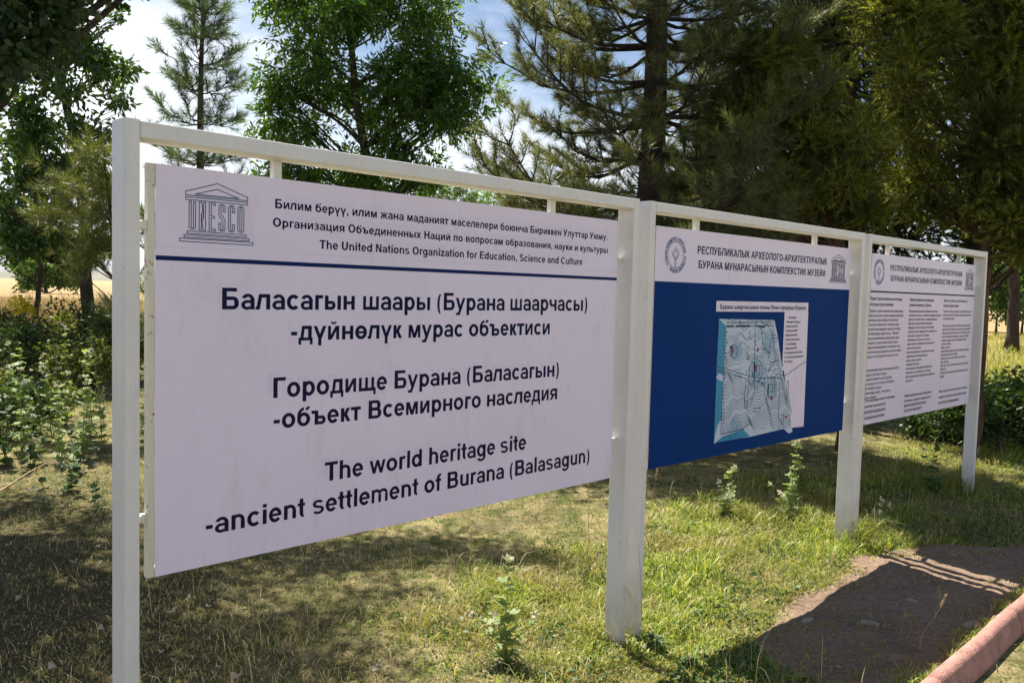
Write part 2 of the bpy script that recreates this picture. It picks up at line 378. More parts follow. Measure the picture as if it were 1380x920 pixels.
g('«', 560, d(170, 60, 60, 260, 100), d(60, 260, 170, 460, 100), d(390, 60, 280, 260, 100), d(280, 260, 390, 460, 100))
g('»', 560, d(60, 60, 170, 260, 100), d(170, 260, 60, 460, 100), d(280, 60, 390, 260, 100), d(390, 260, 280, 460, 100))
g('(', 333, ring(60, -215, 560, 735, 118, 242, 120, 60)); g(')', 333, ring(-230, -215, 275, 735, -62, 62, 120, 60))
g('о', 611, ring(35, -12, 576, 531)); g('с', 556, ring(35, -12, 566, 531, 42, 318))
g('е', 556, ring(30, -12, 528, 531, 0, 322, 132), h(150, 520, 215, 95))
g('а', 560, v(372, 0, 370), ring(48, 165, 509, 531, 0, 165, 137, 108), ring(32, -12, 470, 318, 75, 325, 135, 100), h(240, 400, 218, 98), d(430, 0, 400, 90, 110))
g('б', 611, ring(35, -12, 576, 500), ring(35, 30, 640, 690, 95, 190, 125, 105), ring(200, 560, 560, 850, -88, 0, 110, 100))
g('в', 580, v(66, 0, 519), bow(150, 520, 225, 519, 400, 125, 98), bow(150, 545, 0, 318, 410, 137, 98))
g('г', 410, v(66, 0, 519), h(66, 395, 407)); g('д', 620, v(15, -150, 100, 110), v(485, -150, 100, 110), h(15, 595, 0, 105), d(90, 90, 150, 519, 125), h(150, 540, 410), v(403, 0, 519))
g('ж', 790, v(335, 0, 519, 125), d(5, 0, 205, 270, 155), d(205, 250, 35, 519, 145), d(635, 0, 440, 270, 155), d(450, 250, 610, 519, 145), h(300, 520, 215, 90))
g('з', 500, ring(-10, 232, 445, 531, -90, 150, 137, 100), ring(-20, -12, 470, 300, -150, 90, 137, 100), h(150, 260, 215, 95))
g('и', 611, v(62, 0, 519, 130), v(418, 0, 519, 130), d(80, 10, 385, 509, 145)); g('й', 611, v(62, 0, 519, 130), v(418, 0, 519, 130), d(80, 10, 385, 509, 145), ring(175, 575, 435, 810, 190, 350, 65, 70))
g('к', 490, v(66, 0, 519), d(150, 220, 320, 519, 155), d(340, 0, 170, 300, 160)); g('л', 600, v(400, 0, 519), h(140, 530, 407), d(25, 0, 125, 519, 135), h(0, 110, 0, 100))
g('м', 720, v(60, 0, 519, 125), v(535, 0, 519, 125), d(290, 0, 95, 519, 140), d(290, 0, 480, 519, 140)); g('н', 611, v(62, 0, 519), v(412, 0, 519), h(100, 500, 205, 110)); g('п', 600, v(62, 0, 519), v(400, 0, 519), h(100, 500, 407))
g('р', 611, v(64, -200, 519), ring(64, -12, 578, 531, -170, 170)); g('т', 490, v(176, 0, 519), h(15, 475, 407)); g('у', 556, d(205, 0, 8, 519, 145), d(100, -200, 402, 519, 140), h(30, 190, -200, 105))
g('ф', 860, v(362, -200, 716, 135), ring(35, -12, 470, 531), ring(390, -12, 825, 531)); g('х', 556, d(5, 0, 390, 519, 160), d(390, 0, 5, 519, 160)); g('ц', 625, v(62, 0, 519), v(400, 0, 519), h(100, 600, 0), v(490, -150, 100, 110))
g('ч', 580, v(385, 0, 519), v(40, 330, 519), ring(40, 190, 420, 520, 180, 275), h(210, 450, 190, 110)); g('ш', 850, v(62, 0, 519, 130), v(360, 0, 519, 130), v(658, 0, 519, 130), h(100, 750, 0)); g('щ', 870, v(62, 0, 519, 130), v(355, 0, 519, 130), v(645, 0, 519, 130), h(100, 850, 0), v(745, -150, 100, 110))
g('ъ', 660, h(15, 220, 407), v(150, 0, 519), bow(200, 620, 0, 325, 480)); g('ы', 800, v(62, 0, 519), bow(100, 520, 0, 325, 380), v(600, 0, 519)); g('ь', 580, v(62, 0, 519), bow(100, 540, 0, 325, 390)); g('э', 556, ring(-10, -12, 520, 531, -140, 140), h(180, 470, 212, 95))
g('ю', 840, v(62, 0, 519), h(100, 340, 205, 105), ring(290, -12, 800, 531)); g('я', 580, v(385, 0, 519), h(200, 450, 407), h(200, 450, 185, 100), ring(35, 185, 400, 519, 90, 270, 137, 106), d(15, 0, 190, 215, 155)); g('ү', 556, v(208, -200, 90, 137), d(208, 60, 8, 519, 145), d(208, 60, 402, 519, 145)); g('ө', 611, ring(35, -12, 576, 531), h(120, 500, 215, 90)); g('ң', 640, v(62, 0, 519), v(412, 0, 519), h(100, 500, 205, 110), v(515, -150, 105, 105), h(420, 620, 0, 105))
# capitals
g('Б', 722, v(73, 0, 716, W2), h(73, 600, 596, 120), bow(150, 672, 0, 430, 480, W2, 120)); g('О', 778, ring(42, -12, 736, 728, 0, 360, W2, 125)); al('О', 'O')
g('У', 650, d(240, 120, 5, 716, 165), d(110, 0, 470, 716, 160), h(60, 210, 0, 115)); g('Н', 722, v(73, 0, 716, W2), v(500, 0, 716, W2), h(150, 600, 305, 125)); al('Н', 'H')
g('Г', 580, v(73, 0, 716, W2), h(73, 560, 596, 120)); g('В', 722, v(73, 0, 716, W2), bow(150, 640, 320, 716, 460, W2, 118), bow(150, 680, 0, 425, 470, W2, 118)); al('В', 'B')
g('Т', 611, v(230, 0, 716, W2), h(20, 590, 596, 120)); al('Т', 'T'); g('U', 722, v(70, 260, 716, W2), v(502, 260, 716, W2), ring(70, -12, 652, 540, 180, 360, W2, 125))
g('N', 722, v(70, 0, 716, 140), v(508, 0, 716, 140), d(480, 10, 85, 706, 160)); g('И', 722, v(70, 0, 716, 140), v(508, 0, 716, 140), d(85, 10, 480, 706, 160)); g('Й', 722, v(70, 0, 716, 140), v(508, 0, 716, 140), d(85, 10, 480, 706, 160), ring(210, 760, 500, 1020, 190, 350, 70, 75))
g('Е', 667, v(73, 0, 716, W2), h(73, 620, 596, 120), h(73, 590, 305, 120), h(73, 635, 0, 120)); al('Е', 'E'); g('С', 722, ring(42, -12, 740, 728, 42, 318, W2, 125)); al('С', 'C')
g('Р', 667, v(73, 0, 716, W2), bow(150, 625, 265, 716, 420, W2, 120)); al('Р', 'P'); g('П', 722, v(73, 0, 716, W2), v(500, 0, 716, W2), h(100, 600, 596, 120)); g('Л', 722, v(500, 0, 716, W2), h(170, 600, 596, 120), d(40, 0, 165, 716, 150), h(5, 120, 0, 115))
g('К', 680, v(73, 0, 716, W2), d(190, 320, 460, 716, 175), d(500, 0, 230, 400, 185)); al('К', 'K'); g('А', 722, d(0, 0, 278, 716, 160), d(562, 0, 284, 716, 160), h(150, 570, 160, 120)); al('А', 'A'); g('Ы', 900, v(73, 0, 716, W2), bow(150, 620, 0, 430, 440, W2, 120), v(690, 0, 716, W2))
g('Х', 680, d(5, 0, 480, 716, 185), d(480, 0, 5, 716, 185)); g('М', 833, v(70, 0, 716, 140), v(623, 0, 716, 140), d(345, 0, 90, 716, 150), d(345, 0, 595, 716, 150)); al('М', 'M'); g('З', 620, ring(-30, 320, 550, 728, -90, 150, W2, 118), ring(-40, -12, 585, 420, -150, 90, W2, 118), h(200, 320, 318, 105))
g('Э', 722, ring(-20, -12, 680, 728, -140, 140, W2, 120), h(220, 600, 300, 115)); g('Ж', 960, v(410, 0, 716, 140), d(5, 0, 260, 370, 175), d(255, 340, 40, 716, 165), d(780, 0, 520, 370, 175), d(535, 340, 750, 716, 165), h(380, 620, 300, 110)); g('Ю', 1000, v(73, 0, 716, W2), h(150, 400, 300, 120), ring(340, -12, 960, 728, 0, 360, W2, 125)); g('Ц', 740, v(73, 0, 716, W2), v(480, 0, 716, W2), h(100, 720, 0, 120), v(600, -160, 100, 120)); g('Я', 722, v(500, 0, 716, W2), h(250, 600, 596, 120), h(250, 600, 280, 110), ring(50, 280, 480, 716, 90, 270, W2, 118), d(20, 0, 260, 310, 175))
g('R', 722, v(73, 0, 716, W2), bow(150, 650, 300, 716, 450, W2, 120), d(520, 0, 330, 330, 175)); g('W', 944, d(170, 0, 0, 716, 150), d(170, 0, 395, 716, 150), d(620, 0, 395, 716, 150), d(620, 0, 790, 716, 150)); g('L', 611, v(73, 0, 716, W2), h(73, 590, 0, 120)); g('D', 722, v(73, 0, 716, W2), bow(150, 685, 0, 716, 360, W2, 120)); g('I', 278, v(65, 0, 716, W2)); g('G', 778, ring(42, -12, 750, 728, 42, 330, W2, 125), h(400, 740, 255, 115), v(600, 60, 300, 140))
g('S', 667, ring(45, 315, 615, 728, 30, 270, W2, 118), ring(40, -12, 628, 420, -150, 90, W2, 118))
g('Д', 740, v(15, -160, 110, 120), v(600, -160, 110, 120), h(15, 720, 0, 115), d(110, 90, 190, 716, 140), h(190, 640, 596, 120), v(500, 0, 716, W2))
g('Ш', 1000, v(70, 0, 716, 140), v(430, 0, 716, 140), v(790, 0, 716, 140), h(100, 900, 0, 120))
g('Ь', 700, v(73, 0, 716, W2), bow(150, 650, 0, 430, 440, W2, 120)); g('Ч', 700, v(500, 0, 716, W2), v(50, 420, 716, W2), h(170, 560, 250, 120), ring(50, 250, 450, 640, 180, 275, W2, 120)); g('Щ', 1020, v(70, 0, 716, 140), v(420, 0, 716, 140), v(770, 0, 716, 140), h(100, 1000, 0, 120)); g('Ф', 880, v(370, 0, 716, W2), ring(40, 80, 500, 640, 0, 360, W2, 120), ring(390, 80, 850, 640, 0, 360, W2, 120))
# latin lower case
g('a', *G['а'][:1], G['а'][1]); g('o', 611, G['о'][1]); g('c', 556, G['с'][1]); g('e', 556, G['е'][1]); g('p', 611, G['р'][1]); g('x', 556, G['х'][1])
g('y', 556, d(205, 0, 8, 519, 145), d(100, -200, 402, 519, 140), h(30, 190, -200, 105))
g('b', 611, v(66, 0, 716), ring(66, -12, 578, 531, -170, 170)); g('d', 611, v(408, 0, 716), ring(33, -12, 545, 531, 10, 350)); g('f', 333, v(90, 0, 600), h(10, 320, 410, 105), ring(90, 430, 480, 728, 75, 180, 137, 108)); g('g', 611, v(408, -60, 519), ring(33, -12, 545, 531, 10, 350), ring(45, -212, 545, 130, 195, 360, 137, 105))
g('h', 611, v(66, 0, 716), v(408, 0, 330), ring(66, 130, 545, 531, 0, 170, 137, 115)); g('n', 611, v(66, 0, 519), v(408, 0, 330), ring(66, 130, 545, 531, 0, 170, 137, 115)); g('m', 889, v(60, 0, 519, 130), v(380, 0, 340, 130), v(700, 0, 340, 130), ring(60, 170, 510, 531, 0, 170, 130, 112), ring(380, 170, 830, 531, 0, 170, 130, 112)); g('r', 389, v(66, 0, 519), ring(66, 130, 520, 531, 62, 160, 137, 118))
g('i', 278, v(70, 0, 519), v(70, 590, 716)); g('j', 278, v(70, -100, 519), v(70, 590, 716), ring(-170, -212, 207, 60, 270, 360)); g('l', 278, v(70, 0, 716)); g('q', 611, v(408, -200, 519), ring(33, -12, 545, 531, 10, 350)); g('s', 556, ring(35, 220, 500, 531, 25, 270, 130, 98), ring(28, -12, 520, 312, -155, 90, 130, 98), h(240, 300, 215, 96)); g('t', 333, v(90, 120, 680), h(10, 315, 410, 105), ring(90, -12, 430, 330, 180, 275, 137, 108)); g('u', 611, v(66, 190, 519), v(408, 0, 519), ring(66, -12, 545, 390, 180, 350, 137, 115)); g('v', 556, d(205, 0, 8, 519, 145), d(205, 0, 402, 519, 145)); g('w', 778, d(155, 0, 5, 519, 130), d(155, 0, 322, 519, 130), d(490, 0, 322, 519, 130), d(490, 0, 640, 519, 130)); g('z', 500, h(35, 465, 407), h(25, 475, 0), d(30, 60, 290, 450, 170)); g('k', 556, v(66, 0, 716), d(150, 180, 340, 519, 160), d(380, 0, 190, 330, 165))
for k_, q_ in {'1': (v(230, 0, 716), d(90, 480, 240, 700, 100)), '2': (h(30, 510, 0, 120), ring(35, 330, 510, 728, -20, 170), d(30, 60, 300, 420, 180)), '3': (ring(30, 330, 500, 728, -90, 160), ring(25, -12, 515, 420, -160, 90)), '4': (v(330, 0, 716), h(30, 520, 140), d(30, 200, 290, 716, 130)), '5': (h(100, 500, 596), v(80, 330, 716), ring(25, -12, 520, 470, -160, 130)), '6': (ring(35, -12, 520, 460), ring(35, 0, 560, 728, 75, 200)), '7': (h(40, 510, 596), d(130, 0, 370, 640, 150)), '8': (ring(35, -12, 520, 410), ring(50, 310, 505, 728)), '9': (ring(35, 256, 520, 728), ring(-5, -12, 520, 700, -105, 20)), '0': (ring(38, -12, 518, 728),)}.items(): g(k_, 556, *q_)
g('№', 1050, v(60, 0, 716, 130), v(430, 0, 716, 130), d(400, 10, 75, 706, 150), ring(640, 250, 1000, 716, 0, 360, 110, 90), h(640, 1000, 80, 90))
_tri = {}
def union_tris(polys):
    vs = []; fs = []
    k_ = 1 if max(abs(c) for q in polys for p in q for c in p) > 20 else 1000.0
    polys = [[(p[0]*k_, p[1]*k_) for p in q] for q in polys]
    for q in polys:
        a = sum(q[k][0]*q[(k+1) % len(q)][1]-q[(k+1) % len(q)][0]*q[k][1] for k in range(len(q)))
        if a < 0: q = q[::-1]
        fs.append(list(range(len(vs), len(vs)+len(q)))); vs += [Vector(p) for p in q]
    ov, _, of, _, _, orf = delaunay_2d_cdt(vs, [], fs, 0, 1e-3)
    T = [f for f, o in zip(of, orf) if o]
    return np.array([(p[0], p[1]) for p in ov])/k_, np.array(T, np.int32)
def glyph(ch):
    if ch not in _tri:
        _tri[ch] = union_tris(G[ch][1]) if G[ch][1] else None
    return _tri[ch]
def text_mesh(txt):
    """-> verts (k,2) with the cap height scaled to 1, tris, x extent"""
    x = 0; VV = []; FF = []; n = 0
    for ch in txt:
        if ch not in G: raise KeyError(ch)
        t = glyph(ch)
        if t is not None:
            VV.append(t[0]+(x, 0)); FF.append(t[1]+n); n += len(t[0])
        x += G[ch][0]
    VV = np.concatenate(VV)/716; return VV, np.concatenate(FF), VV[:, 0].min(), VV[:, 0].max()
def lettering(txt, s0, s1, z, cap, m, parent, t, name='lettering', z1=None):
    """one line of print; words big enough to read are parts of their own"""
    VV, FF, a, b = text_mesh(txt); k_ = (s1-s0)/(b-a)
    if cap < .024 or m is m_ghost:
        X = s0+(VV[:, 0]-a)*k_
        return tag(link(name, np_mesh(name, np.stack([X, np.full(len(X), t), z+VV[:, 1]*cap], -1), FF, 3), m, parent), kind='stuff')
    x = 0
    for wd_ in txt.split(' '):
        V1, F1, _, _ = text_mesh(wd_); X = s0+(V1[:, 0]+x/716-a)*k_
        link(name, np_mesh(name, np.stack([X, np.full(len(X), t), z+V1[:, 1]*cap], -1), F1, 3), m, parent)
        x += sum(G[c][0] for c in wd_)+G[' '][0]
def polys_mesh(polys, m, parent, t, name):
    VV, FF = union_tris(polys)
    return link(name, np_mesh(name, np.stack([VV[:, 0], np.full(len(VV), t), VV[:, 1]], -1), FF, 3), m, parent)
def strokes(lines, wd):
    out = []
    for ln in lines:
        for a, b in zip(ln[:-1], ln[1:]):
            dx, dy = b[0]-a[0], b[1]-a[1]; l = math.hypot(dx, dy) or 1; nx, ny = -dy/l*wd/2, dx/l*wd/2; ex_, ey_ = dx/l*wd*.4, dy/l*wd*.4
            out.append([(a[0]-ex_+nx, a[1]-ey_+ny), (a[0]-ex_-nx, a[1]-ey_-ny), (b[0]+ex_-nx, b[1]+ey_-ny), (b[0]+ex_+nx, b[1]+ey_+ny)])
    return out
def rect(x0, y0, x1, y1): return [[(x0, y0), (x1, y0), (x1, y1), (x0, y1), (x0, y0)]]

def temple(s0, s1, z0, z1, wd, m, parent, t, name='temple_emblem'):
    """outlined temple of letters: pediment, lintel, six letter columns, three steps"""
    w_, h_ = s1-s0, z1-z0; P = lambda x, y: (s0+x*w_, z0+y*h_); Q = []
    def rc(a, b, c, e): Q.append([P(a, b), P(c, b), P(c, e), P(a, e), P(a, b)])
    rc(0, 0, 1, .048); rc(.055, .072, .945, .11); rc(.095, .136, .905, .175)
    rc(.075, .69, .915, .735)
    Q.append([P(.075, .765), P(.075, .822), P(.495, 1), P(.92, .822), P(.92, .765), P(.075, .765)])
    Q.append([P(.20, .79), P(.495, .905), P(.79, .79), P(.20, .79)])
    cw, y0, y1, th = .085, .20, .665, .028
    def arcp(cx, cy, r, a0, a1): return [P(cx+r*math.cos(R(a0+(a1-a0)*k/8)), cy+r*.8*math.sin(R(a0+(a1-a0)*k/8))) for k in range(9)]
    xs = [.12+.1325*k for k in range(6)]
    x = xs[0]; r = cw/2
    Q.append([P(x, y1), *arcp(x+r, y0+r, r, 180, 360), P(x+cw, y1), P(x+cw-th, y1), *arcp(x+r, y0+r, r-th, 360, 180), P(x+th, y1), P(x, y1)])
    x = xs[1]; Q.append([P(x, y0), P(x, y1), P(x+th*1.2, y1), P(x+cw-th, y0+.18), P(x+cw-th, y1), P(x+cw, y1), P(x+cw, y0), P(x+cw-th*1.2, y0), P(x+th, y1-.18), P(x+th, y0), P(x, y0)])
    x = xs[2]; e = .033; mdy = (y0+y1)/2
    Q.append([P(x, y0), P(x, y1), P(x+cw, y1), P(x+cw, y1-e), P(x+th, y1-e), P(x+th, mdy+e/2), P(x+cw*.85, mdy+e/2), P(x+cw*.85, mdy-e/2), P(x+th, mdy-e/2), P(x+th, y0+e), P(x+cw, y0+e), P(x+cw, y0), P(x, y0)])
    x = xs[3]
    Q.append([*arcp(x+r, y1-r, r, 0, 180), P(x, mdy+.05), P(x+cw-th, mdy-.07), *arcp(x+r, y0+r, r-th, 360, 180), P(x+th, y0+.14), P(x, y0+.14), *arcp(x+r, y0+r, r, 180, 360), P(x+cw, mdy-.04), P(x+th, mdy+.08), *arcp(x+r, y1-r, r-th, 180, 0), P(x+cw-th, y1-.13), P(x+cw, y1-.13), P(x+cw, y1-r)])
    x = xs[4]
    Q.append([*arcp(x+r, y1-r, r, 0, 180), *arcp(x+r, y0+r, r, 180, 360), P(x+cw, y0+.13), P(x+cw-th, y0+.13), *arcp(x+r, y0+r, r-th, 360, 180), *arcp(x+r, y1-r, r-th, 180, 0), P(x+cw-th, y1-.13), P(x+cw, y1-.13), P(x+cw, y1-r)])
    x = xs[5]
    Q.append([*arcp(x+r, y1-r, r, 0, 180), *arcp(x+r, y0+r, r, 180, 360), P(x+cw, y1-r)])
    Q.append([*arcp(x+r, y1-r, r-th, 0, 180), *arcp(x+r, y0+r, r-th, 180, 360), P(x+cw-th, y1-r)])
    return polys_mesh(strokes(Q, wd), m, parent, t, name)
def round_emblem(cx, cz, r, parent, t):
    """ring of lettering round a circle with a square on its point inside"""
    def circ(rr, wd, a0=0, a1=360, n=48):
        return strokes([[(cx+rr*math.cos(R(a0+(a1-a0)*k/n)), cz+rr*math.sin(R(a0+(a1-a0)*k/n))) for k in range(n+1)]], wd)
    q = circ(r*.74, .0032)
    k = r*.42
    q += strokes([[(cx-.004, cz-k*1.25), (cx-.004, cz-k*.62), (cx-k*.8, cz+.004), (cx, cz+k), (cx+k*.8, cz+.004), (cx+.004, cz-k*.62), (cx+.004, cz-k*1.25)], [(cx-k*.5, cz+.004), (cx, cz+k*.62), (cx+k*.5, cz+.004), (cx, cz-k*.55), (cx-k*.5, cz+.004)], [(cx-.004, cz-r*.74), (cx-.004, cz-k*1.2)], [(cx+.004, cz-r*.74), (cx+.004, cz-k*1.2)]], .0028)
    polys_mesh(q, m_emblem, parent, t, 'emblem')
    VV = []; FF = []; n = 0
    for txt, a0, a1 in (('WORLD HERITAGE', 128, 10), ('PATRIMOINE MONDIAL', -2, -128), ('PATRIMONIO MUNDIAL', -140, -250-(-8))):
        T, F_, a, b = text_mesh(txt); u = (T[:, 0]-a)/(b-a); th = np.radians(a0+(a1-a0)*u); rr = r*(.80+.215*T[:, 1])
        VV.append(np.stack([cx+rr*np.cos(th), np.full(len(T), t), cz+rr*np.sin(th)], -1)); FF.append(F_+n); n += len(T)
    link('emblem_lettering', np_mesh('emblem_lettering', np.concatenate(VV), np.concatenate(FF), 3), m_emblem, parent)

# ---------------------------------------------------------------- the three boards
def board(label, origin, a, sl, sr, p0, p1, zt, zb, hangers, brks, tubes_left=True):
    b = empty('information_board', (origin[0], origin[1], 0), PI/2-a)
    tag(b, label, 'board', 'white framed information boards in a row')
    top, inn, dp, w = 2.017, 1.9715, .0898, .0403
    for x0 in (sl, sr-w):
        m = MB(); m.box(x0, x0+w, 0, dp, -.15, top, .005); m.build('post', m_paint, b, False)
        q = MB()  # welds and drips at the corner
    m = MB(); m.box(sl+w+.0005, sr-w-.0005, .001, dp-.001, inn, top-.0015, .004); m.build('top_beam', m_paint, b)
    for hx in hangers:
        m = MB(); m.box(hx, hx+.026, .050, .076, zt-.02, inn+.001, .002); m.build('hanger', m_paint, b)
    tb = .024
    fr = MB(); fr.box(p0-.020, p0, .0528, .0528+tb, zb, zt, .002); fr.build('side_tube', m_rustpaint, b)
    fr = MB(); fr.box(p1-tb, p1+.0005, .0545, .0545+tb, zb+.001, zt-.001, .002); fr.build('side_tube', m_rustpaint, b)
    for zz in (zb+.002, zt-tb-.002):
        fr = MB(); fr.box(p0+.001, p1-tb-.001, .0540, .0540+tb, zz, zz+tb, .002); fr.build('cross_tube', m_rustpaint, b)
    for zz in (zb+.165, zt-.165):
        for (xa, xb) in ((sl+w-.002, p0-.022), (p1-.002, sr-w+.002)):
            if xb-xa > .006:
                m = MB(); m.box(xa, xb, .056, .072, zz-.009, zz+.009, .002); m.build('bracket', m_paint, b)
                m = MB(); m.box(xb-.012 if xa < 1 else xa+.001, xb+.001 if xa < 1 else xa+.013, .0545, .0735, zz-.013, zz+.013); m.build('weld', m_rustpaint, b)
    m = MB(); m.box(p0, p1, .0498, .0528, zb, zt, 0); panel = m.build('panel', m_sheet, b)
    return b, panel
O2 = (.54381, 3.751288); O3 = (2.166849, 5.299156); A2 = A1+.0256; A3 = A2-.007
# board 1
b1, p1 = board('nearest white framed board with a temple emblem and big dark lettering in three languages', (-1.0016, 2.2), A1, 0, 2.1897, .1002, 2.1055, 1.917, .790, (.451, 1.672), None)
T0 = .0492
lines1 = [('Билим берүү, илим жана маданият маселелери боюнча Бириккен Улуттар Уюму.', .455, 2.031, 1.829, .0275, m_ink),
 ('Организация Объединенных Наций по вопросам образования, науки и культуры', .448, 2.036, 1.774, .0265, m_ink),
 ('The United Nations Organization for Education, Science and Culture', .609, 1.871, 1.717, .0270, m_ink),
 ('Баласагын шаары (Бурана шаарчасы)', .290, 1.911, 1.527, .062, m_ink),
 ('-дүйнөлүк мурас объектиси', .513, 1.682, 1.432, .061, m_ink),
 ('Городище Бурана (Баласагын)', .455, 1.744, 1.260, .062, m_ink2),
 ('-объект Всемирного наследия', .457, 1.738, 1.166, .061, m_ink2),
 ('The world heritage site', .639, 1.563, .980, .061, m_ink2),
 ('-ancient settlement of Burana (Balasagun)', .245, 1.957, .880, .061, m_ink2)]
for n_, (tx, s0, s1, z, c, m) in enumerate(lines1):
    lettering(tx, s0, s1, z, c, m, p1, T0)
    if n_ in (0, 1, 2): lettering(tx, s0+.035, s1+.035, z+.020, c, m_ghost, p1, T0+.0003, 'old_lettering')
    if n_ in (5, 7): lettering(tx, s0-.02, s1-.02, z+.016, c, m_ghost, p1, T0+.0003, 'old_lettering')
temple(.166, .384, 1.714, 1.881, .0023, m_teal, p1, T0)
temple(.198, .406, 1.722, 1.875, .0018, m_ghost, p1, T0+.0003, 'old_emblem')
polys_mesh([[(.1002, 1.6595), (2.1055, 1.6595), (2.1055, 1.672), (.1002, 1.672)]], m_line, p1, T0, 'divider_line')
polys_mesh([[(.1002, 1.695), (2.1055, 1.695), (2.1055, 1.699), (.1002, 1.699)]], m_ghost, p1, T0+.0002, 'old_line')
# boards 2 and 3 share their heading
def heading(p, e0, x0, x1, y0, y1, tm, wd):
    round_emblem(*e0, p, T0)
    lettering('РЕСПУБЛИКАЛЫК АРХЕОЛОГО-АРХИТЕКТУРАЛЫК', x0, x1, 1.806, .038, m_ink, p, T0)
    lettering('БУРАНА МУНАРАСЫНЫН КОМПЛЕКСТИК МУЗЕЙИ', y0, y1, 1.7365, .038, m_ink, p, T0)
    temple(*tm, wd, m_grey, p, T0)
b2, p2 = board('middle framed board with white heading over blue field and contour plan of the town', O2, A2, .0769, 2.2428, .1875, 2.1597, 1.917, .7925, (.505, 1.70), None)
heading(p2, (.343, 1.791, .084), .52, 1.853, .533, 1.833, (1.893, 2.112, 1.706, 1.872), .0040)
polys_mesh([[(.1875, .7925), (2.1597, .7925), (2.1597, 1.665), (.1875, 1.665)]], m_blue, p2, T0, 'blue_field')
# plan: title strip, legend column, map
T1 = T0-.0006; T2 = T0-.0012; T3 = T0-.0018
polys_mesh([[(.700, 1.527), (1.380, 1.527), (1.647, 1.527), (1.647, 1.580), (.700, 1.580)], [(1.380, 1.2), (1.40, 1.2), (1.515, .867), (1.658, .861), (1.650, 1.53), (1.380, 1.53)]], m_sheet, p2, T1, 'plan_sheet')
mo = [(.727, 1.49), (1.272, 1.482), (1.315, 1.394), (1.368, 1.249), (1.396, 1.165), (1.467, 1.066), (1.515, .957), (1.491, .916), (1.53, .843), (1.488, .837), (1.423, .869), (1.07, .859), (.784, .866), (.726, .858), (.725, 1.292)]
plan = polys_mesh([mo], m_map, p2, T2, 'town_plan')
polys_mesh([[(.727, 1.49), (.79, 1.455), (.785, 1.20), (.755, 1.215), (.726, 1.20)], [(.725, 1.19), (.785, 1.17), (.79, .98), (.752, .95), (.735, .90), (.726, .858)], [(.74, .862), (.80, .885), (1.0, .905), (1.07, .862), (.95, .861)]], m_mapt, p2, T3, 'plan_moat')
def inside(p, poly):
    c = False; j = len(poly)-1
    for i in range(len(poly)):
        a, b = poly[i], poly[j]
        if (a[1] > p[1]) != (b[1] > p[1]) and p[0] < (b[0]-a[0])*(p[1]-a[1])/(b[1]-a[1])+a[0]: c = not c
        j = i
    return c
cl = []
rr = random.Random(3)
for k in range(46):
    z = .875+k*.0134; cur = []; ph = k*.35
    x = .80
    while x < 1.52:
        y = z+.016*math.sin(x*26+ph*.7)+.010*math.sin(x*61+ph)+.007*math.sin(x*13-ph*1.4)+.03*math.sin((x-.8)*5)*(.3 if k > 20 else 1)
        if inside((x, y), mo) and not (k > 18 and .98 < x < 1.20 and abs(y-1.21) < .06):
            cur.append((x, y))
        else:
            if len(cur) > 2: cl.append(cur)
            cur = []
        x += .012
    if len(cur) > 2: cl.append(cur)
cl = [c for c in cl if rr.random() < .85]
polys_mesh(strokes(cl, .0020), m_mapl, p2, T3-.0002, 'contour_lines')
rd = [[(.79, 1.45), (.785, .90), (1.0, .91), (1.06, .93)], [(.80, 1.45), (1.26, 1.452)], [(1.075, 1.48), (1.08, 1.24), (1.10, 1.10), (1.06, 1.03)], [(.73, 1.248), (.86, 1.225), (1.02, 1.19), (1.14, 1.17), (1.38, 1.16)], [(.73, 1.230), (.86, 1.207), (1.02, 1.17)], [(1.13, 1.44), (1.2, 1.46), (1.26, 1.40), (1.22, 1.30), (1.16, 1.36), (1.13, 1.44)], [(1.26, 1.44), (1.28, 1.33), (1.30, 1.26), (1.23, 1.20), (1.25, 1.25), (1.34, 1.26)], [(1.36, 1.14), (1.36, .94), (1.42, .88)], [(1.30, 1.17), (1.31, 1.06)], [(1.40, 1.165), (1.64, 1.24)],
      rect(1.24, 1.06, 1.28, 1.13)[0], rect(.84, 1.30, .86, 1.35)[0], rect(1.40, .90, 1.42, .95)[0], rect(1.10, .99, 1.16, 1.01)[0], rect(1.0, 1.02, 1.03, 1.16)[0]]
for (cx, cy, ax, ay) in ((1.12, 1.21, .05, .055), (1.115, 1.21, .028, .035), (1.06, 1.2, .03, .06), (.88, 1.32, .028, .035), (1.45, 1.09, .012, .05)):
    rd.append([(cx+ax*math.cos(q*PI/8), cy+ay*math.sin(q*PI/8)) for q in range(17)])
polys_mesh(strokes(rd, .0034), m_mapl, p2, T3-.0006, 'plan_roads')
polys_mesh(strokes([[(.80, 1.452), (.86, 1.452)], [(.89, 1.452), (1.02, 1.452)], [(1.09, 1.452), (1.17, 1.445)], [(1.235, 1.07), (1.235, 1.13)], [(1.085, 1.20), (1.085, 1.25)], [(.845, 1.345), (.86, 1.345)]], .010), m_mapl, p2, T3-.0010, 'plan_walls')['kind'] = 'stuff'
rings = []
for (cx, cy, k0) in ((1.12, 1.20, 7), (.90, 1.33, 4), (1.28, 1.10, 4), (1.22, 1.36, 5), (.92, .93, 4)):
    for k in range(1, k0+1):
        q_ = [(cx+(.012*k+.004*math.sin(a*3+k))*math.cos(a*PI/12)*1.1, cy+(.013*k+.005*math.sin(a*2.2+cx*9))*math.sin(a*PI/12)) for a in range(25)]
        if all(inside(p_, mo) for p_ in q_): rings.append(q_)
polys_mesh(strokes(rings, .0024), m_mapt, p2, T3-.0004, 'plan_relief')['kind'] = 'stuff'
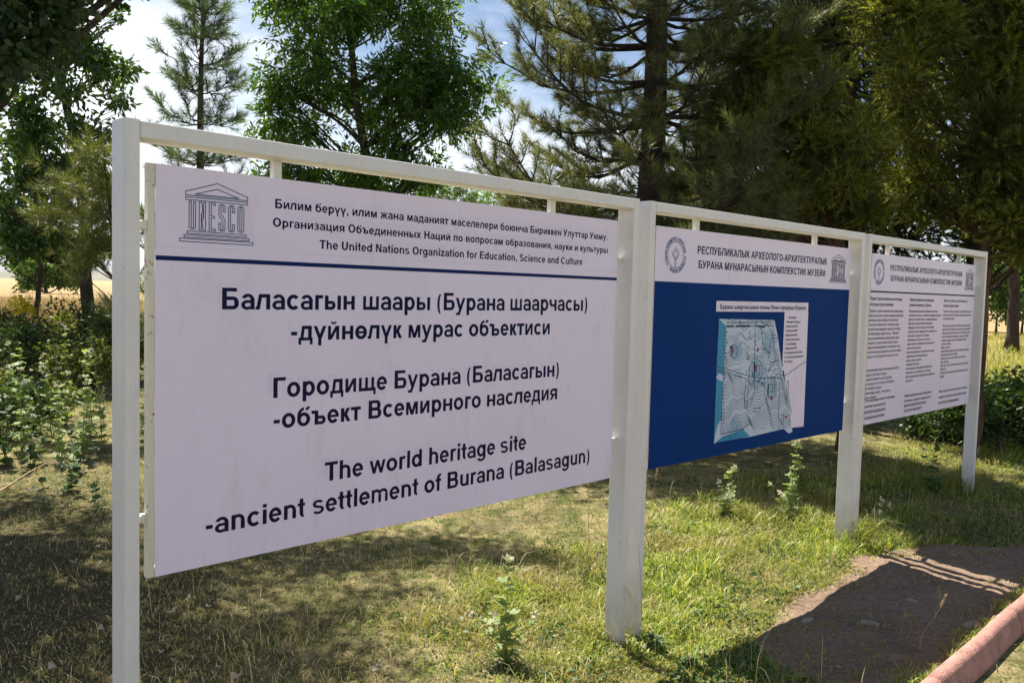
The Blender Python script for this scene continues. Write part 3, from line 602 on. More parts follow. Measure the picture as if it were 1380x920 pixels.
ticks = [[(x_, 1.470), (x_, 1.474)] for x_ in (.80+.013*k for k in range(34))]+[[(.792+.006*math.sin(k), .90+k*.018), (.806+.006*math.sin(k*2), .903+k*.018)] for k in range(30)]+[[(1.0+rr.uniform(-.0, .34), 1.10+rr.uniform(-.05, .3)) for _ in range(2)][:1]*1+[(0, 0)] for _ in range(0)]
for _ in range(46):
    x_, y_ = 1.0+rr.random()*.38, 1.05+rr.random()*.40
    if inside((x_, y_), mo): ticks.append([(x_, y_), (x_+rr.uniform(-.014, .014), y_+rr.uniform(-.014, .014))])
polys_mesh(strokes(ticks, .0046), m_mapl, p2, T3-.0008, 'plan_details')['kind'] = 'stuff'
dots = []
for (cx, cy) in ((.868, 1.325), (1.11, 1.325), (1.10, 1.215), (1.28, 1.05), (1.445, .935), (1.102, 1.235)):
    dots.append([(cx+.009*math.cos(q*PI/5), cy+.011*math.sin(q*PI/5)) for q in range(10)])
polys_mesh(dots, m_red, p2, T3-.0014, 'plan_marks')['kind'] = 'stuff'
lettering('Бурана шаарчасынын планы План городища Бурана', .735, 1.618, 1.540, .0235, m_ink2, p2, T2)
for k, tx in enumerate(('Экспликация', '1 Минарет Бурана', '2 Мавзолей №1', '3 Мавзолей №2', '4 Мавзолей №3', '5 Центр раскопок', '6 Сад камней', '7 Мавзолей №4', '8 Средневековая баня', '9 Стоянка автомобилей', '10 Туалет')):
    wd = len(tx)*.0098; lettering(tx, 1.405-(k > 0)*.005+(k == 0)*.02, 1.405+wd, 1.490-k*.0247, .0125, m_ink2, p2, T2)
# board 3
b3, p3 = board('farthest board, white sheet printed with three columns of small rules text', O3, A3, .0637, 2.2716, .2255, 2.1708, 1.906, .797, (.475, 1.80), None)
heading(p3, (.340, 1.790, .083), .514, 1.870, .528, 1.862, (1.928, 2.141, 1.705, 1.872), .0034)
polys_mesh([[(.2255, 1.656), (2.1708, 1.656), (2.1708, 1.667), (.2255, 1.667)]], m_ink, p3, T0, 'divider_line')
c1 = ['"Бурана" музей-комплексине келгендер', 'үчүн жүрүш-туруш эрежелери']
c2 = ['Правила поведения на территории', 'музейного комплекса «Бурана»']
c3 = ['Rules of conduct on the territory of', 'museum-complex «Burana»']
B1 = ['"Бурана" музей-комплексинин аймагында', 'кирүү акы болуп, музей администрациясы', 'режимде, кайсы убакытта болбосун', 'сактоону талап кылат. Зыяратчылар', 'музейге келгендерди тартиптүү болуп', 'эстеликтерди карап чыгуу. "Бурана"', 'музей-комплексинин аймагында сурап', 'сыдыктоо, уруп сыноо болуп турган', 'тарых жана маданият эстеликтери үчүн', 'эстелик катары коргоого алынган аймак', 'туруу үчүн экскурсия жүргүзүү үчүн', '', '', 'эстеликтерди карап жатканда бийиктик', 'коруу үчүн орун тартуу', 'сүрөткө тартып алууга руксат', 'от жагууга, жат жазууга болбойт', 'эстеликке чыгууга', 'бийиктерде жазуу, чаң жасоо', 'тыюу салынат']
B2 = ['Посещение музейного комплекса платное', 'по билетам в кассе, установлены администрацией', 'музея в соответствии с режимом работы', 'Просьба к посетителям соблюдать', 'порядок и чистоту музея. Во время', 'осмотра музея запрещается заходить на', 'раскопки и ходить по стенам', 'памятника, писать на стенах и', 'музей просит соблюдать безопасность', 'посетителей музея', 'нельзя подниматься группой на башню', 'памятника без экскурсовода', 'рвать траву и цветы', 'разводить костры', 'использовать территорию комплекса', 'торговать, мыть машину и стирать', 'вести раскопки на территории комплекса', 'охотиться']
B3 = ['The visit of museum-complex is made with the ticket', 'at the cash desk of museum and complex every day', 'is working schedule', '', 'The museum visitors must follow the museum rules', 'and order. The visitors must not be noisy and keep', 'museum clean. Do not write on the walls and take', 'care of historical monuments, stones and walls', 'mosaics, plaques and archaeological objects', 'on the territory', 'Please, do not', 'climb without a guide on the tower together in groups', 'damage the nature of complex', 'make any fires on the territory of complex', 'burn the grass', 'walk, fly, or hunt on the territory of the museum', 'with a car', 'to walk on the excavations and historical monuments', 'smoking']
E1 = ['Таш жазуулардын жана эстеликтерди', 'сактайлы жана коргойлу!', 'БАЛЛЫ МУРАСЫБЫЗДЫ БИРГЕ', 'САКТАЙЛЫ ЖАНА КОРГОЙЛУ']
E2 = ['Памятники Бураны нашего культурного', 'достояния и гордость народа, место!', 'ДАВАЙТЕ БЕРЕЖНО ХРАНИТЬ НАШЕ', 'БОГАТОЕ НАСЛЕДИЕ ВМЕСТЕ']
E3 = ['Please, take care of the culture of ancient heritage', 'created by the ancestors and the pride of people', 'HELP US PROTECT OUR COMMON HERITAGE']
for x0, hd, bd, en, wc, wb, ez0, edz in ((.222, c1, B1, E1, .0142, .0122, .945, .0385), (.868, c2, B2, E2, .0143, .0120, .935, .0355), (1.515, c3, B3, E3, .0138, .0104, .925, .044)):
    for k, tx in enumerate(hd): lettering(tx, x0, x0+len(tx)*wc, 1.607-k*.037, .022, m_ink2, p3, T0)
    z0 = 1.528; dz = .0297 if x0 < .5 else (.0287 if x0 < 1 else .0272)
    for k, tx in enumerate(bd):
        if tx: lettering(tx, x0-.004, x0-.004+min(.60, len(tx)*wb*1.2), z0-k*dz, .0185, m_body, p3, T0)
    for k, tx in enumerate(en): lettering(tx, x0-.002, x0-.002+min(.60, len(tx)*wb*1.18), ez0-k*edz, .0185, m_ink2, p3, T0)

# ---------------------------------------------------------------- foliage makers
def unit(a): return a/np.maximum(np.linalg.norm(a, axis=-1, keepdims=True), 1e-9)
def rdir(n): return unit(RNG.normal(size=(n, 3)))
def perp(dv):
    r = rdir(len(dv)); return unit(r-dv*np.sum(r*dv, -1, keepdims=True))
def leaf_quads(P, D, L_, W_, N=None, fold=.0):
    """rhombic leaves: base P, direction D"""
    n = len(P); s = perp(D) if N is None else unit(np.cross(D, N)); L_ = np.broadcast_to(L_, (n,))[:, None]; W_ = np.broadcast_to(W_, (n,))[:, None]
    m = P+D*L_*.42; nn = unit(np.cross(D, s))*W_*fold
    V = np.stack([P, m+s*W_/2+nn, P+D*L_, m-s*W_/2+nn], 1).reshape(-1, 3)
    return V, np.arange(4*n).reshape(n, 4)
def needle_tris(P, D, n, Lsh, Ln, wd, spread=(25, 65), grav=0.0):
    """shoots at P along D, n needles round each"""
    k = len(P); Pr = np.repeat(P, n, 0); Dr = np.repeat(D, n, 0); u = RNG.random((k*n, 1))
    th = np.radians(RNG.uniform(*spread, (k*n, 1))); th = th*(1.15-.6*u)
    q = perp(Dr); d_ = Dr*np.cos(th)+q*np.sin(th); d_[:, 2] -= grav*RNG.random(k*n); d_ = unit(d_)
    Ls = np.repeat(np.broadcast_to(Lsh, (k,)), n)[:, None]; base = Pr+Dr*u*Ls; sd = perp(d_)*wd/2
    V = np.stack([base-sd, base+sd, base+d_*Ln*RNG.uniform(.7, 1.1, (k*n, 1))], 1).reshape(-1, 3)
    return V, np.arange(3*k*n).reshape(-1, 3)
def curve(a, b, sag=0.0, n=6, wig=.0, rise=0.0):
    a, b = Vector(a), Vector(b); L_ = (b-a).length; o = []
    w1 = Vector((random.uniform(-1, 1), random.uniform(-1, 1), random.uniform(-1, 1)))*wig*L_
    for i in range(n+1):
        t = i/n; p = a.lerp(b, t)+w1*math.sin(t*PI)*math.sin(t*5+1); p.z += -sag*L_*math.sin(t*PI)+rise*L_*(t*t-t); o.append(p)
    return o
def clump(cs, k=5, f=.45, reach=.75):
    """break each crown ball into smaller separate clumps with gaps between them"""
    o = []
    for c in cs:
        for _ in range(k):
            d_ = rdir(1)[0]*c[3]*reach*RNG.uniform(.5, 1.1); o.append((c[0]+d_[0], c[1]+d_[1], c[2]+d_[2]*.85, c[3]*f*RNG.uniform(.75, 1.25), c[4] if len(c) > 4 else 1))
    return o
def balls(clusters, n_total, shell=.5, squash=.8):
    """points spread through balls (x,y,z,r[,weight]), more towards the outside, ragged"""
    w_ = np.array([(c[4] if len(c) > 4 else 1)*c[3]**2.2 for c in clusters]); k = RNG.multinomial(n_total, w_/w_.sum())
    P = []; Dd = []
    for c, m in zip(clusters, k):
        if m == 0: continue
        d_ = rdir(m); ph = RNG.uniform(0, 6, 3)
        rr_ = c[3]*(RNG.random(m)**shell)*(1+.35*np.sin(d_[:, 0]*4+ph[0])*np.sin(d_[:, 1]*5+ph[1])+.25*np.sin(d_[:, 2]*6+ph[2]))
        o = d_*rr_[:, None]; o[:, 2] *= squash; P.append(np.array(c[:3])+o); Dd.append(d_)
    return np.concatenate(P), np.concatenate(Dd)
def wood(root, trunk, r0, r1, clusters, bark, twigs=4, limb=.35, n=8):
    mb = MB(); k = len(trunk); pts = []
    for i in range(k-1):
        for t in (0, .34, .67): pts.append(Vector(trunk[i]).lerp(Vector(trunk[i+1]), t)+Vector((random.uniform(-.015, .015), random.uniform(-.015, .015), 0)))
    pts.append(Vector(trunk[-1])); m = len(pts)
    rads = [r0+(r1-r0)*(i/(m-1))**.8 for i in range(m)]; rads[0] *= 1.35
    mb.tube(pts, rads, n); mb.build('trunk', bark, root, True)
    lb = MB()
    for c in clusters:
        cc = Vector(c[:3]); best = min(range(m), key=lambda i: abs((cc.z-pts[i].z)-(Vector((cc.x-pts[i].x, cc.y-pts[i].y)).length*.75))+ (0 if pts[i].z < cc.z else 1))
        r = max(.006, rads[best]*limb); cv = curve(pts[best], cc, .0, 7, .06, -.15)
        lb.tube(cv, [r*(1-.8*i/7) for i in range(8)], 5)
        for _ in range(twigs):
            e = cc+Vector(rdir(1)[0])*c[3]*random.uniform(.6, 1); s0 = cv[random.randint(3, 6)]
            lb.tube(curve(s0, e, 0, 4, .08, -.1), [r*.35, r*.28, r*.2, r*.12, r*.05], 4, False)
    lb.build('branches', bark, root, True)
def base_root(name, xyz):
    return empty(name, xyz)
def rebase(root, start):
    """objects made in world space become children: move their vertices to the root's frame"""
    for o in root.children:
        me = o.data
        if me.get('rb'): continue
        me['rb'] = 1; k = len(me.vertices); a = np.empty(k*3, np.float32); me.vertices.foreach_get('co', a); a = a.reshape(-1, 3)-np.array(root.location, np.float32); me.vertices.foreach_set('co', a.ravel()); me.update()
def leafy_tree(name, label, base, trunk, r0, r1, clusters, n, Lf, Wf, mat, bark, mode='leaf', droop=.35, twigs=4, group=None, cat='tree', shell=.5, part='crown', limb=.35):
    root = base_root(name, base); tag(root, label, cat, group)
    wood(root, trunk, r0, r1, clusters, bark, twigs, limb)
    if mode == 'leaf':
        P, D = balls(clusters, n, shell); D = unit(D*.7+rdir(n)*.9-np.array([0, 0, droop]))
        V, Fq = leaf_quads(P, D, Lf*RNG.uniform(.6, 1.15, n), Wf*RNG.uniform(.7, 1.1, n))
    elif mode == 'ash':
        m = n//8; P, D = balls(clusters, m, shell); D = unit(D*.8+rdir(m)*.6-np.array([0, 0, droop])); side = perp(D)
        up = unit(np.cross(D, side)); VV = []
        for k in range(8):
            u = .25+.75*(k//2)/3; sg = 1 if k % 2 else -1
            if k == 7: dd = D; pb = P+D*Lf*1.9
            else: dd = unit(D*.75+side*sg*.75+rdir(m)*.18-np.array([0, 0, .12])); pb = P+D*(Lf*1.9*u)
            VV.append(leaf_quads(pb, dd, Lf*RNG.uniform(.7, 1.1, m), Wf*RNG.uniform(.7, 1.1, m))[0])
        V = np.concatenate(VV); Fq = np.arange(len(V)).reshape(-1, 4)
    elif mode == 'spray':
        m = n//26; P, D = balls(clusters, m, shell); D = unit(D*.9+rdir(m)*.45+np.array([0, 0, .25-droop]))
        V, Fq = needle_tris(P, D, 26, Lf*1.6, Lf, Wf, (12, 48))
    else:
        m = n//40; P, D = balls(clusters, m, shell); D = unit(D*.8+rdir(m)*.5+np.array([0, 0, .25]))
        V, Fq = needle_tris(P, D, 40, Lf*1.2, Lf, Wf, (25, 65))
    me = np_mesh(part, V, Fq, Fq.shape[1]); link(part, me, mat, root); rebase(root, 0); return root
def pine(name, label, x, y, H, r0, spread, mat, bark, z0=1.2, whorl=.42, nb=5, seed=1, Ln=.095, nn=44, rise=.25, dens=1.0, wd=.0028, top=.25, group=None, lean=(0, 0), lowspread=None, tuft=.14, side=.22):
    rd_ = random.Random(seed); root = base_root(name, (x, y, float(gz(x, y))-.05)); tag(root, label, 'tree', group)
    tr = [Vector((x+lean[0]*t*t+.04*math.sin(t*7+seed), y+lean[1]*t*t+.03*math.sin(t*9), root.location.z+H*t)) for t in [i/14 for i in range(15)]]
    rr_ = [r0*(1-t)**.85+.012 for t in [i/14 for i in range(15)]]; rr_[0] *= 1.3
    mb = MB(); mb.tube(tr, rr_, 10); mb.build('trunk', bark, root, True)
    br = MB(); TP = []; TD = []
    def shoot(p, dv): TP.append(tuple(p)); TD.append(tuple(dv))
    z = z0
    while z < H-.1:
        t = z/H; i = min(13, int(t*14)); base = tr[i].lerp(tr[i+1], t*14-i); rb = rr_[i]
        sp_ = spread*((1-t)**.75+.06)*(1 if lowspread is None or z > 2.2 else lowspread)
        a0 = rd_.uniform(0, 6.28)
        for b in range(nb):
            az = a0+6.283*b/nb+rd_.uniform(-.35, .35); L_ = sp_*rd_.uniform(.65, 1.15); dz = rise*(.2+.9*t)+rd_.uniform(-.12, .12)
            hd = Vector((math.sin(az), math.cos(az), 0)); n = 9; pts = []
            bend = rd_.uniform(-.15, .15)
            for k in range(n+1):
                u = k/n; pts.append(base+Vector((0, 0, rd_.uniform(-.02, .02)))+(hd+Vector((-hd.y, hd.x, 0))*bend*u)*L_*u+Vector((0, 0, L_*(dz*u-.16*math.sin(u*PI)*(1-t)+.18*u*u*u))))
            br.tube(pts, [max(.005, rb*.22*(1-.85*k/n)) for k in range(n+1)], 6, False)
            L0 = .25
            while L0 < 1.0:
                u = L0; k = min(n-1, int(u*n)); p = pts[k].lerp(pts[k+1], u*n-k); ax = (pts[k+1]-pts[k]).normalized()
                for sgn in (-1, 1):
                    if rd_.random() > .82: continue
                    sd = Vector((-ax.y, ax.x, 0)).normalized()*sgn; dv = (ax*.75+sd*.8+Vector((0, 0, rd_.uniform(-.25, .45)))).normalized(); sl_ = L_*side*(1.25-u)*rd_.uniform(.7, 1.3)+.08
                    e = p+dv*sl_+Vector((0, 0, sl_*.18)); mid = p.lerp(e, .5)-Vector((0, 0, sl_*.05))
                    br.tube([p, mid, e], [.009, .006, .003], 4, False)
                    m = max(2, int(sl_/.11*dens))
                    for q in range(m):
                        v_ = .3+.7*(q+rd_.random())/m; pp = p.lerp(e, v_); dd = (dv+Vector((rd_.uniform(-.8, .8), rd_.uniform(-.8, .8), rd_.uniform(-.3, .9)))).normalized()
                        shoot(pp, dd)
                L0 += .13/max(.6, L_)*1.25
            for q in range(3): shoot(pts[-1-q], (ax+Vector((0, 0, .4))).normalized())
        z += whorl*rd_.uniform(.75, 1.2)*(1.05-.35*t)
    for q in range(6): shoot(tr[-1-(q > 3)]+Vector((0, 0, -.05*q)), Vector((rd_.uniform(-.3, .3), rd_.uniform(-.3, .3), 1)).normalized())
    br.build('branches', bark, root, True)
    V, Fq = needle_tris(np.array(TP), np.array(TD), nn, tuft, Ln, wd, (22, 82), .1)
    link('needles', np_mesh('needles', V, Fq, 3), mat, root); rebase(root, 0); return root

# ---------------------------------------------------------------- trees
def cl(*a):
    """clusters given as (px, py, depth, radius[, weight]) of the photo's crowns"""
    o = []
    for c in a: p = W(c[0], c[1], c[2]); o.append((p.x, p.y, p.z, c[3])+tuple(c[4:]))
    return o
def G0(px, D): p = W(px, 400, D); return Vector((p.x, D, float(gz(p.x, D))-.05))

# near tree whose crown hangs over the lawn from the left; its shade dapples the foreground
def over(px, py, z, r, wgt=1):
    """crown clump at height z whose shade falls on the ground seen at (px,py)"""
    g_ = gp(px, py); k = (z-g_.z)/SUN.z; return (g_.x+SUN.x*k, g_.y+SUN.y*k, z, r, wgt)
oc = [over(40, 840, 3.75, .50), over(120, 880, 3.9, .50), over(60, 740, 3.9, .55), over(250, 900, 4.3, .5), over(320, 860, 4.5, .42), over(250, 790, 4.4, .48), over(330, 740, 4.6, .42),
      over(140, 700, 4.2, .50, .6), over(420, 760, 4.8, .42), over(500, 745, 4.9, .42), over(590, 740, 5.0, .45), over(680, 755, 5.1, .36), over(745, 765, 5.2, .26, .7), over(430, 840, 4.8, .34), over(380, 905, 4.5, .4), over(530, 800, 5.0, .26, .7),
      over(20, 690, 4.0, .5), over(-60, 900, 3.9, .6), over(-60, 780, 4.0, .6), over(470, 905, 4.8, .3, .7)]
oc += cl((30, 20, 5.6, .42), (70, -5, 5.8, .26), (5, 60, 5.4, .30), (-40, 30, 5.5, .5))
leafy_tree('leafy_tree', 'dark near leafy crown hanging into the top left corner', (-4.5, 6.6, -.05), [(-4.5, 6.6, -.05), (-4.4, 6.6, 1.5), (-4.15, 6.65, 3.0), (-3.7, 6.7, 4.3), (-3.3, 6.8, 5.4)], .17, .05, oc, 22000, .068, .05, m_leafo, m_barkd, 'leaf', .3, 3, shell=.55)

# dark broadleaf at the left, trunk rising from the scrub
b = G0(122, 15)
leafy_tree('leafy_tree', 'tall leafy tree with dark trunk left of the first board post', b,
    [b, W(116, 380, 15), W(112, 300, 15), W(104, 200, 15), W(80, 100, 15), W(70, 20, 15), W(60, -60, 15)], .13, .04,
    clump(cl((40, 110, 15, .85), (110, 60, 15, .75), (60, 190, 15, .8), (120, 150, 14.6, .75), (20, 250, 15, .65), (95, 250, 15, .75), (140, 230, 15.2, .55), (30, 320, 14.6, .45), (100, 320, 15, .5), (140, 330, 15, .42), (70, 30, 15, .7), (10, 180, 15.3, .6), (70, -50, 15, .9), (150, 90, 15, .45), (0, 300, 14.5, .5), (60, 335, 14.5, .28), (145, 290, 15, .4), (165, 20, 15, .22, .5)), 4, .5), 18000, .14, .060, m_leafd, m_barkd, 'leaf', .5, 5, shell=.6)
b = G0(46, 16.5)
leafy_tree('slender_tree', 'slender leaning sapling trunk at the left edge before the dry field', b, [b, W(48, 420, 16.5), W(54, 370, 16.5), W(56, 335, 16.5), W(50, 290, 16.5)], .065, .03,
    cl((20, 335, 16.5, .35), (60, 325, 16.5, .4), (90, 345, 16.3, .25), (35, 300, 16.5, .4)), 2600, .15, .06, m_leafd, m_barkd, 'leaf', .6, 4)

# pines
p = G0(262, 9.5)
pine('pine_tree', 'young open pine whose top rises left of the board above its frame', p.x, p.y, 4.95, .06, 1.15, m_needleG, m_bark, 1.0, .42, 5, 11, .12, 50, .22, .9, wd=.005, tuft=.14, lean=(.13, 0))
b = G0(157, 9.0)
leafy_tree('pine_tree', 'olive pine with long soft needles showing left of the first board post', b, [b, W(158, 420, 9), W(150, 300, 9), W(140, 200, 9)], .035, .012,
    clump(cl((125, 205, 9, .24), (140, 255, 9, .27), (100, 270, 9.1, .27), (135, 320, 9, .26), (75, 300, 9.1, .22), (60, 235, 9.2, .18, .6), (110, 345, 9, .22), (200, 300, 9, .2, .6)), 5, .42), 15000, .13, .0048, m_needleY, m_bark, 'needle', .2, 4, shell=.7)
p = G0(868, 9.2)
pine('pine_tree', 'big dark pine with thick trunk above the joint of the first two boards', p.x, p.y, 8.6, .18, 2.35, m_needle, m_barkd, 1.5, .42, 7, 5, .12, 62, .02, 1.4, wd=.0052, tuft=.12, side=.30)
p = G0(700, 13)
pine('pine_tree', 'low olive pine showing under the first top beam near its right end', p.x, p.y, 2.95, .07, 1.35, m_needleY, m_bark, .6, .36, 6, 31, .10, 46, .3, 1.0, wd=.0035)
p = G0(790, 12)
pine('pine_tree', 'low green pine behind the right end of the first board', p.x, p.y, 3.0, .07, 1.3, m_needle, m_bark, .6, .36, 6, 37, .10, 50, .3, 1.0, wd=.0035)
p = G0(1040, 14)
pine('pine_tree', 'far tall pine seen between the big pine and the junipers', p.x, p.y, 9.5, .2, 2.6, m_needle, m_bark, 1.0, .5, 6, 41, .12, 50, .1, 1.2, wd=.006)

# ash-like tree above the first board
b = G0(520, 12.5)
leafy_tree('ash_tree', 'bright green leafy tree standing behind the middle of the first board', b, [b, W(506, 330, 12.5), W(492, 200, 12.5), W(478, 120, 12.5), W(470, 40, 12.5), W(470, -80, 12.5)], .10, .03,
    clump(cl((400, 60, 12.5, .62), (470, 40, 12.3, .7), (550, 50, 12.5, .65), (610, 90, 12.5, .5), (390, 150, 12.5, .6), (460, 140, 12.7, .65), (540, 140, 12.3, .65), (600, 160, 12.5, .48), (400, 215, 12.5, .45), (480, 225, 12.6, .6), (560, 205, 12.4, .5), (380, 250, 12.5, .35, .7), (450, 275, 12.6, .5), (540, 270, 12.5, .42), (640, 120, 12.5, .32), (480, -40, 12.5, .85), (400, -30, 12.5, .7), (570, -30, 12.5, .7), (365, 110, 12.5, .3), (575, 130, 12.1, .45), (580, 235, 12.4, .22)), 4, .58), 42000, .12, .037, m_ash, m_barkd, 'ash', .5, 6, shell=.62)
b = G0(620, 17)
leafy_tree('leafy_tree', 'small pale leafy treetop showing in the gap above the first board', b, [b, W(610, 300, 17), W(605, 270, 17)], .07, .03, cl((585, 262, 17, .5), (620, 275, 17, .5), (660, 280, 17, .4)), 4200, .10, .035, m_ash, m_barkd, 'ash', .3, 4)

# junipers and dark conifers on the right
b = G0(1153, 8.6)
leafy_tree('juniper_tree', 'yellow green juniper with feathery sprays above the middle board', b, [b, W(1152, 400, 8.6), W(1110, 270, 8.6), W(1080, 150, 8.6), W(1075, 60, 8.6)], .10, .03,
    clump(cl((1010, 110, 8.4, .42), (1050, 90, 8.5, .42), (1090, 140, 8.4, .42), (1020, 190, 8.4, .45), (1080, 200, 8.3, .45), (1130, 190, 8.3, .38), (1050, 250, 8.4, .42), (1110, 260, 8.3, .42), (1160, 240, 8.4, .32), (1035, 290, 8.5, .3), (990, 150, 8.4, .3), (1150, 280, 8.4, .35), (1000, 60, 8.5, .25, .6), (1130, 120, 8.6, .25, .6)), 5, .52), 150000, .07, .009, m_juni, m_barkr, 'spray', .05, 6, shell=.6)
b = G0(1318, 8.3)
leafy_tree('juniper_tree', 'large juniper with reddish trunk behind the end of the farthest board', b, [b, W(1318, 560, 8.3), W(1322, 430, 8.35), W(1330, 330, 8.4), W(1330, 200, 8.5), W(1320, 60, 8.6), W(1315, -60, 8.7)], .072, .04,
    clump(cl((1200, 30, 8.2, .5), (1270, 20, 8.3, .5), (1340, 30, 8.1, .5), (1220, 100, 8.1, .45), (1290, 110, 8.2, .5), (1360, 120, 8.0, .5), (1240, 180, 8.3, .42), (1310, 190, 8.1, .48), (1375, 210, 8.0, .45), (1270, 250, 8.4, .42), (1350, 270, 8.1, .36), (1395, 290, 8.0, .4), (1210, -50, 8.3, .6), (1320, -50, 8.3, .7), (1400, 40, 8.0, .5), (1210, 250, 8.6, .4), (1300, 290, 8.6, .3), (1352, 318, 8.2, .26), (1392, 340, 8.1, .30), (1375, 290, 8.2, .3)), 5, .55), 220000, .07, .009, m_juni, m_barkr, 'spray', .1, 6, shell=.6)
for (px, D, lab, cs) in ((1146, 11.5, 'very dark conifer filling the gap between the two junipers', ((1130, 60, 11.5, .8), (1180, 150, 11.5, .8), (1170, 250, 11.5, .8), (1090, 20, 11.5, .6), (1200, 310, 11.5, .6), (1100, 300, 11.5, .7), (1150, -40, 11.5, .9), (1220, 60, 11.8, .8))),
                        (1314, 12.5, 'dark conifer behind the large juniper above the farthest board', ((1250, 310, 12.5, .75), (1320, 330, 12.5, .7), (1280, 200, 12.5, .9), (1360, 200, 12.5, .9), (1300, 60, 12.5, 1.1), (1390, 320, 12.5, .6), (1230, 270, 12.5, .7), (1420, 150, 12.5, 1.0), (1200, 330, 12.5, .5), (1210, 150, 12.5, .9), (1240, 40, 12.5, .9), (1370, 60, 12.5, 1.0), (1340, 270, 12.5, .8), (1400, 250, 12.5, .8), (1365, 318, 12.5, .5), (1410, 345, 12.5, .5))),
                        (1500, 11.5, 'dark conifer growing beyond the right edge behind the dark bush', ((1480, 120, 11.5, .9), (1540, 180, 11.5, .9), (1500, 260, 11.5, .8), (1460, 20, 11.5, .9), (1550, 60, 11.5, .9), (1500, -40, 11.5, .8), (1530, 330, 11.5, .6))),
                        (1680, 13.5, 'dark conifer farthest beyond the right edge', ((1640, 120, 13.5, 1.0), (1710, 180, 13.5, 1.0), (1680, 280, 13.5, .9), (1660, 10, 13.5, 1.0), (1700, -60, 13.5, .9), (1700, 350, 13.5, .6))),
                        (985, 12.0, 'dark conifer behind the big pine above the middle board', ((960, 250, 12, .6), (1010, 290, 12, .6), (930, 290, 12, .5), (1040, 310, 12, .5), (985, 200, 12.2, .5, .6), (900, 260, 12, .45, .7), (1080, 330, 12, .5)))):
    b = G0(px, D); leafy_tree('conifer_tree', lab, b, [b, W(px, 330, D), W(px, 180, D), W(px, 0, D)], .15, .05, cl(*cs), 105000, .09, .012, m_juniD, m_barkd, 'spray', .1, 4, shell=.7)
b = G0(1367, 27)
leafy_tree('leafy_tree', 'distant tree trunk in sunlit grass at the right edge', b, [b, W(1368, 400, 27), W(1364, 340, 27), W(1360, 280, 27)], .2, .12, cl((1340, 300, 27, 1.2), (1390, 310, 27, 1.3), (1365, 250, 27, 1.6), (1420, 340, 27, 1.2)), 6000, .2, .1, m_leafd, m_barkd, 'leaf', .4, 3)
# far tree line on the right, in the sun, and a round tree far out in the field
for k, (px, D, hgt, lab) in enumerate(((1345, 42, 3.4, 'sunlit green bush at the far edge behind the last board'), (1380, 46, 3.8, 'sunlit leafy bush far behind at the right edge'), (1300, 50, 3.6, 'far green bush hidden mostly behind the last board'), (1430, 44, 3.8, 'far green bush just beyond the right edge'))):
    b = G0(px, D); c = [(b.x+random.uniform(-1.3, 1.3), b.y+random.uniform(-.6, .6), b.z+hgt*random.uniform(.3, 1), random.uniform(.7, 1.1)) for _ in range(11)]
    leafy_tree('bush', lab, b, [b, b+Vector((0, 0, hgt*.5))], .06, .03, c, 7000, .24, .13, m_leafd, m_barkd, 'leaf', .2, 2, cat='bush')
b = G0(62, 95); c = [(b.x+random.uniform(-3.6, 3.6), b.y, b.z+random.uniform(1.0, 3.6), random.uniform(1.0, 1.7)) for _ in range(12)]
leafy_tree('round_tree', 'distant round tree standing alone in the dry field', b, [b, b+Vector((0, 0, 2.0))], .2, .1, c, 6000, .42, .3, m_ash, m_barkd, 'leaf', .2, 2)

# ---------------------------------------------------------------- shrubs
def shrub(label, px, D, w_, h_, n, lf, mat, seed=0, cat='shrub', yellow=False, name='shrub'):
    b = G0(px, D); rd_ = random.Random(seed)
    c = [(b.x+rd_.uniform(-w_, w_)*.7, b.y+rd_.uniform(-.3, .3), b.z+h_*rd_.uniform(.2, .85), rd_.uniform(.28, .42)*min(w_*1.2, h_)) for _ in range(9)]
    r = leafy_tree(name, label, b, [b, b+Vector((0, 0, h_*.45))], .03, .015, c, n, lf, lf*.5, mat, m_barkd, 'leaf', .1, 4, cat=cat, shell=.7, part='foliage')
    if yellow:
        top = W(30, 410, D-.3)-b; P, D_ = balls([(top.x, top.y, top.z, .20), (top.x+.12, top.y, top.z-.1, .14)], 260); V, Fq = leaf_quads(P, unit(D_+rdir(260)), .05, .05); link('flowers', np_mesh('flowers', V, Fq, 4), m_yellow, r)['kind'] = 'stuff'
    return r
shrub('low scrub with a yellow flowering top at the left edge', 20, 14, .9, 1.2, 3600, .085, m_shrub, 1, yellow=True)
shrub('dark scrub at the foot of the tall left tree', 105, 14.2, 1.0, 1.3, 4600, .085, m_shrubD, 2)
shrub('olive scrub behind the tall weeds near the first post', 70, 12.2, 1.0, 1.0, 4600, .075, m_shrubD, 3)
shrub('sunlit olive scrub just left of the first post behind the weeds', 128, 11.4, .6, 1.25, 3400, .07, m_shrub, 8)
shrub('low tangled scrub in the middle of the left thicket', 55, 9.8, .7, .55, 4600, .06, m_shrub, 9)
shrub('thin scrub between the first post and the first panel', 185, 13.5, .7, 1.2, 4200, .085, m_shrub, 4)
shrub('dark low thicket beside the branches at the left edge', -5, 8.4, .55, .62, 4200, .06, m_shrubD, 5)
shrub('dense dark green bush right of the last board post', 1360, 8.6, .62, .98, 9500, .065, m_shrubD, 6, 'bush', name='bush')
shrub('dark bush just beyond the right edge beside the dense dark bush', 1490, 9.8, .8, .9, 6500, .065, m_shrubD, 12, 'bush', name='bush')
shrub('dark bush behind the foot of the last board post', 1290, 9.6, .6, .8, 6500, .065, m_shrubD, 7, 'bush', name='bush')

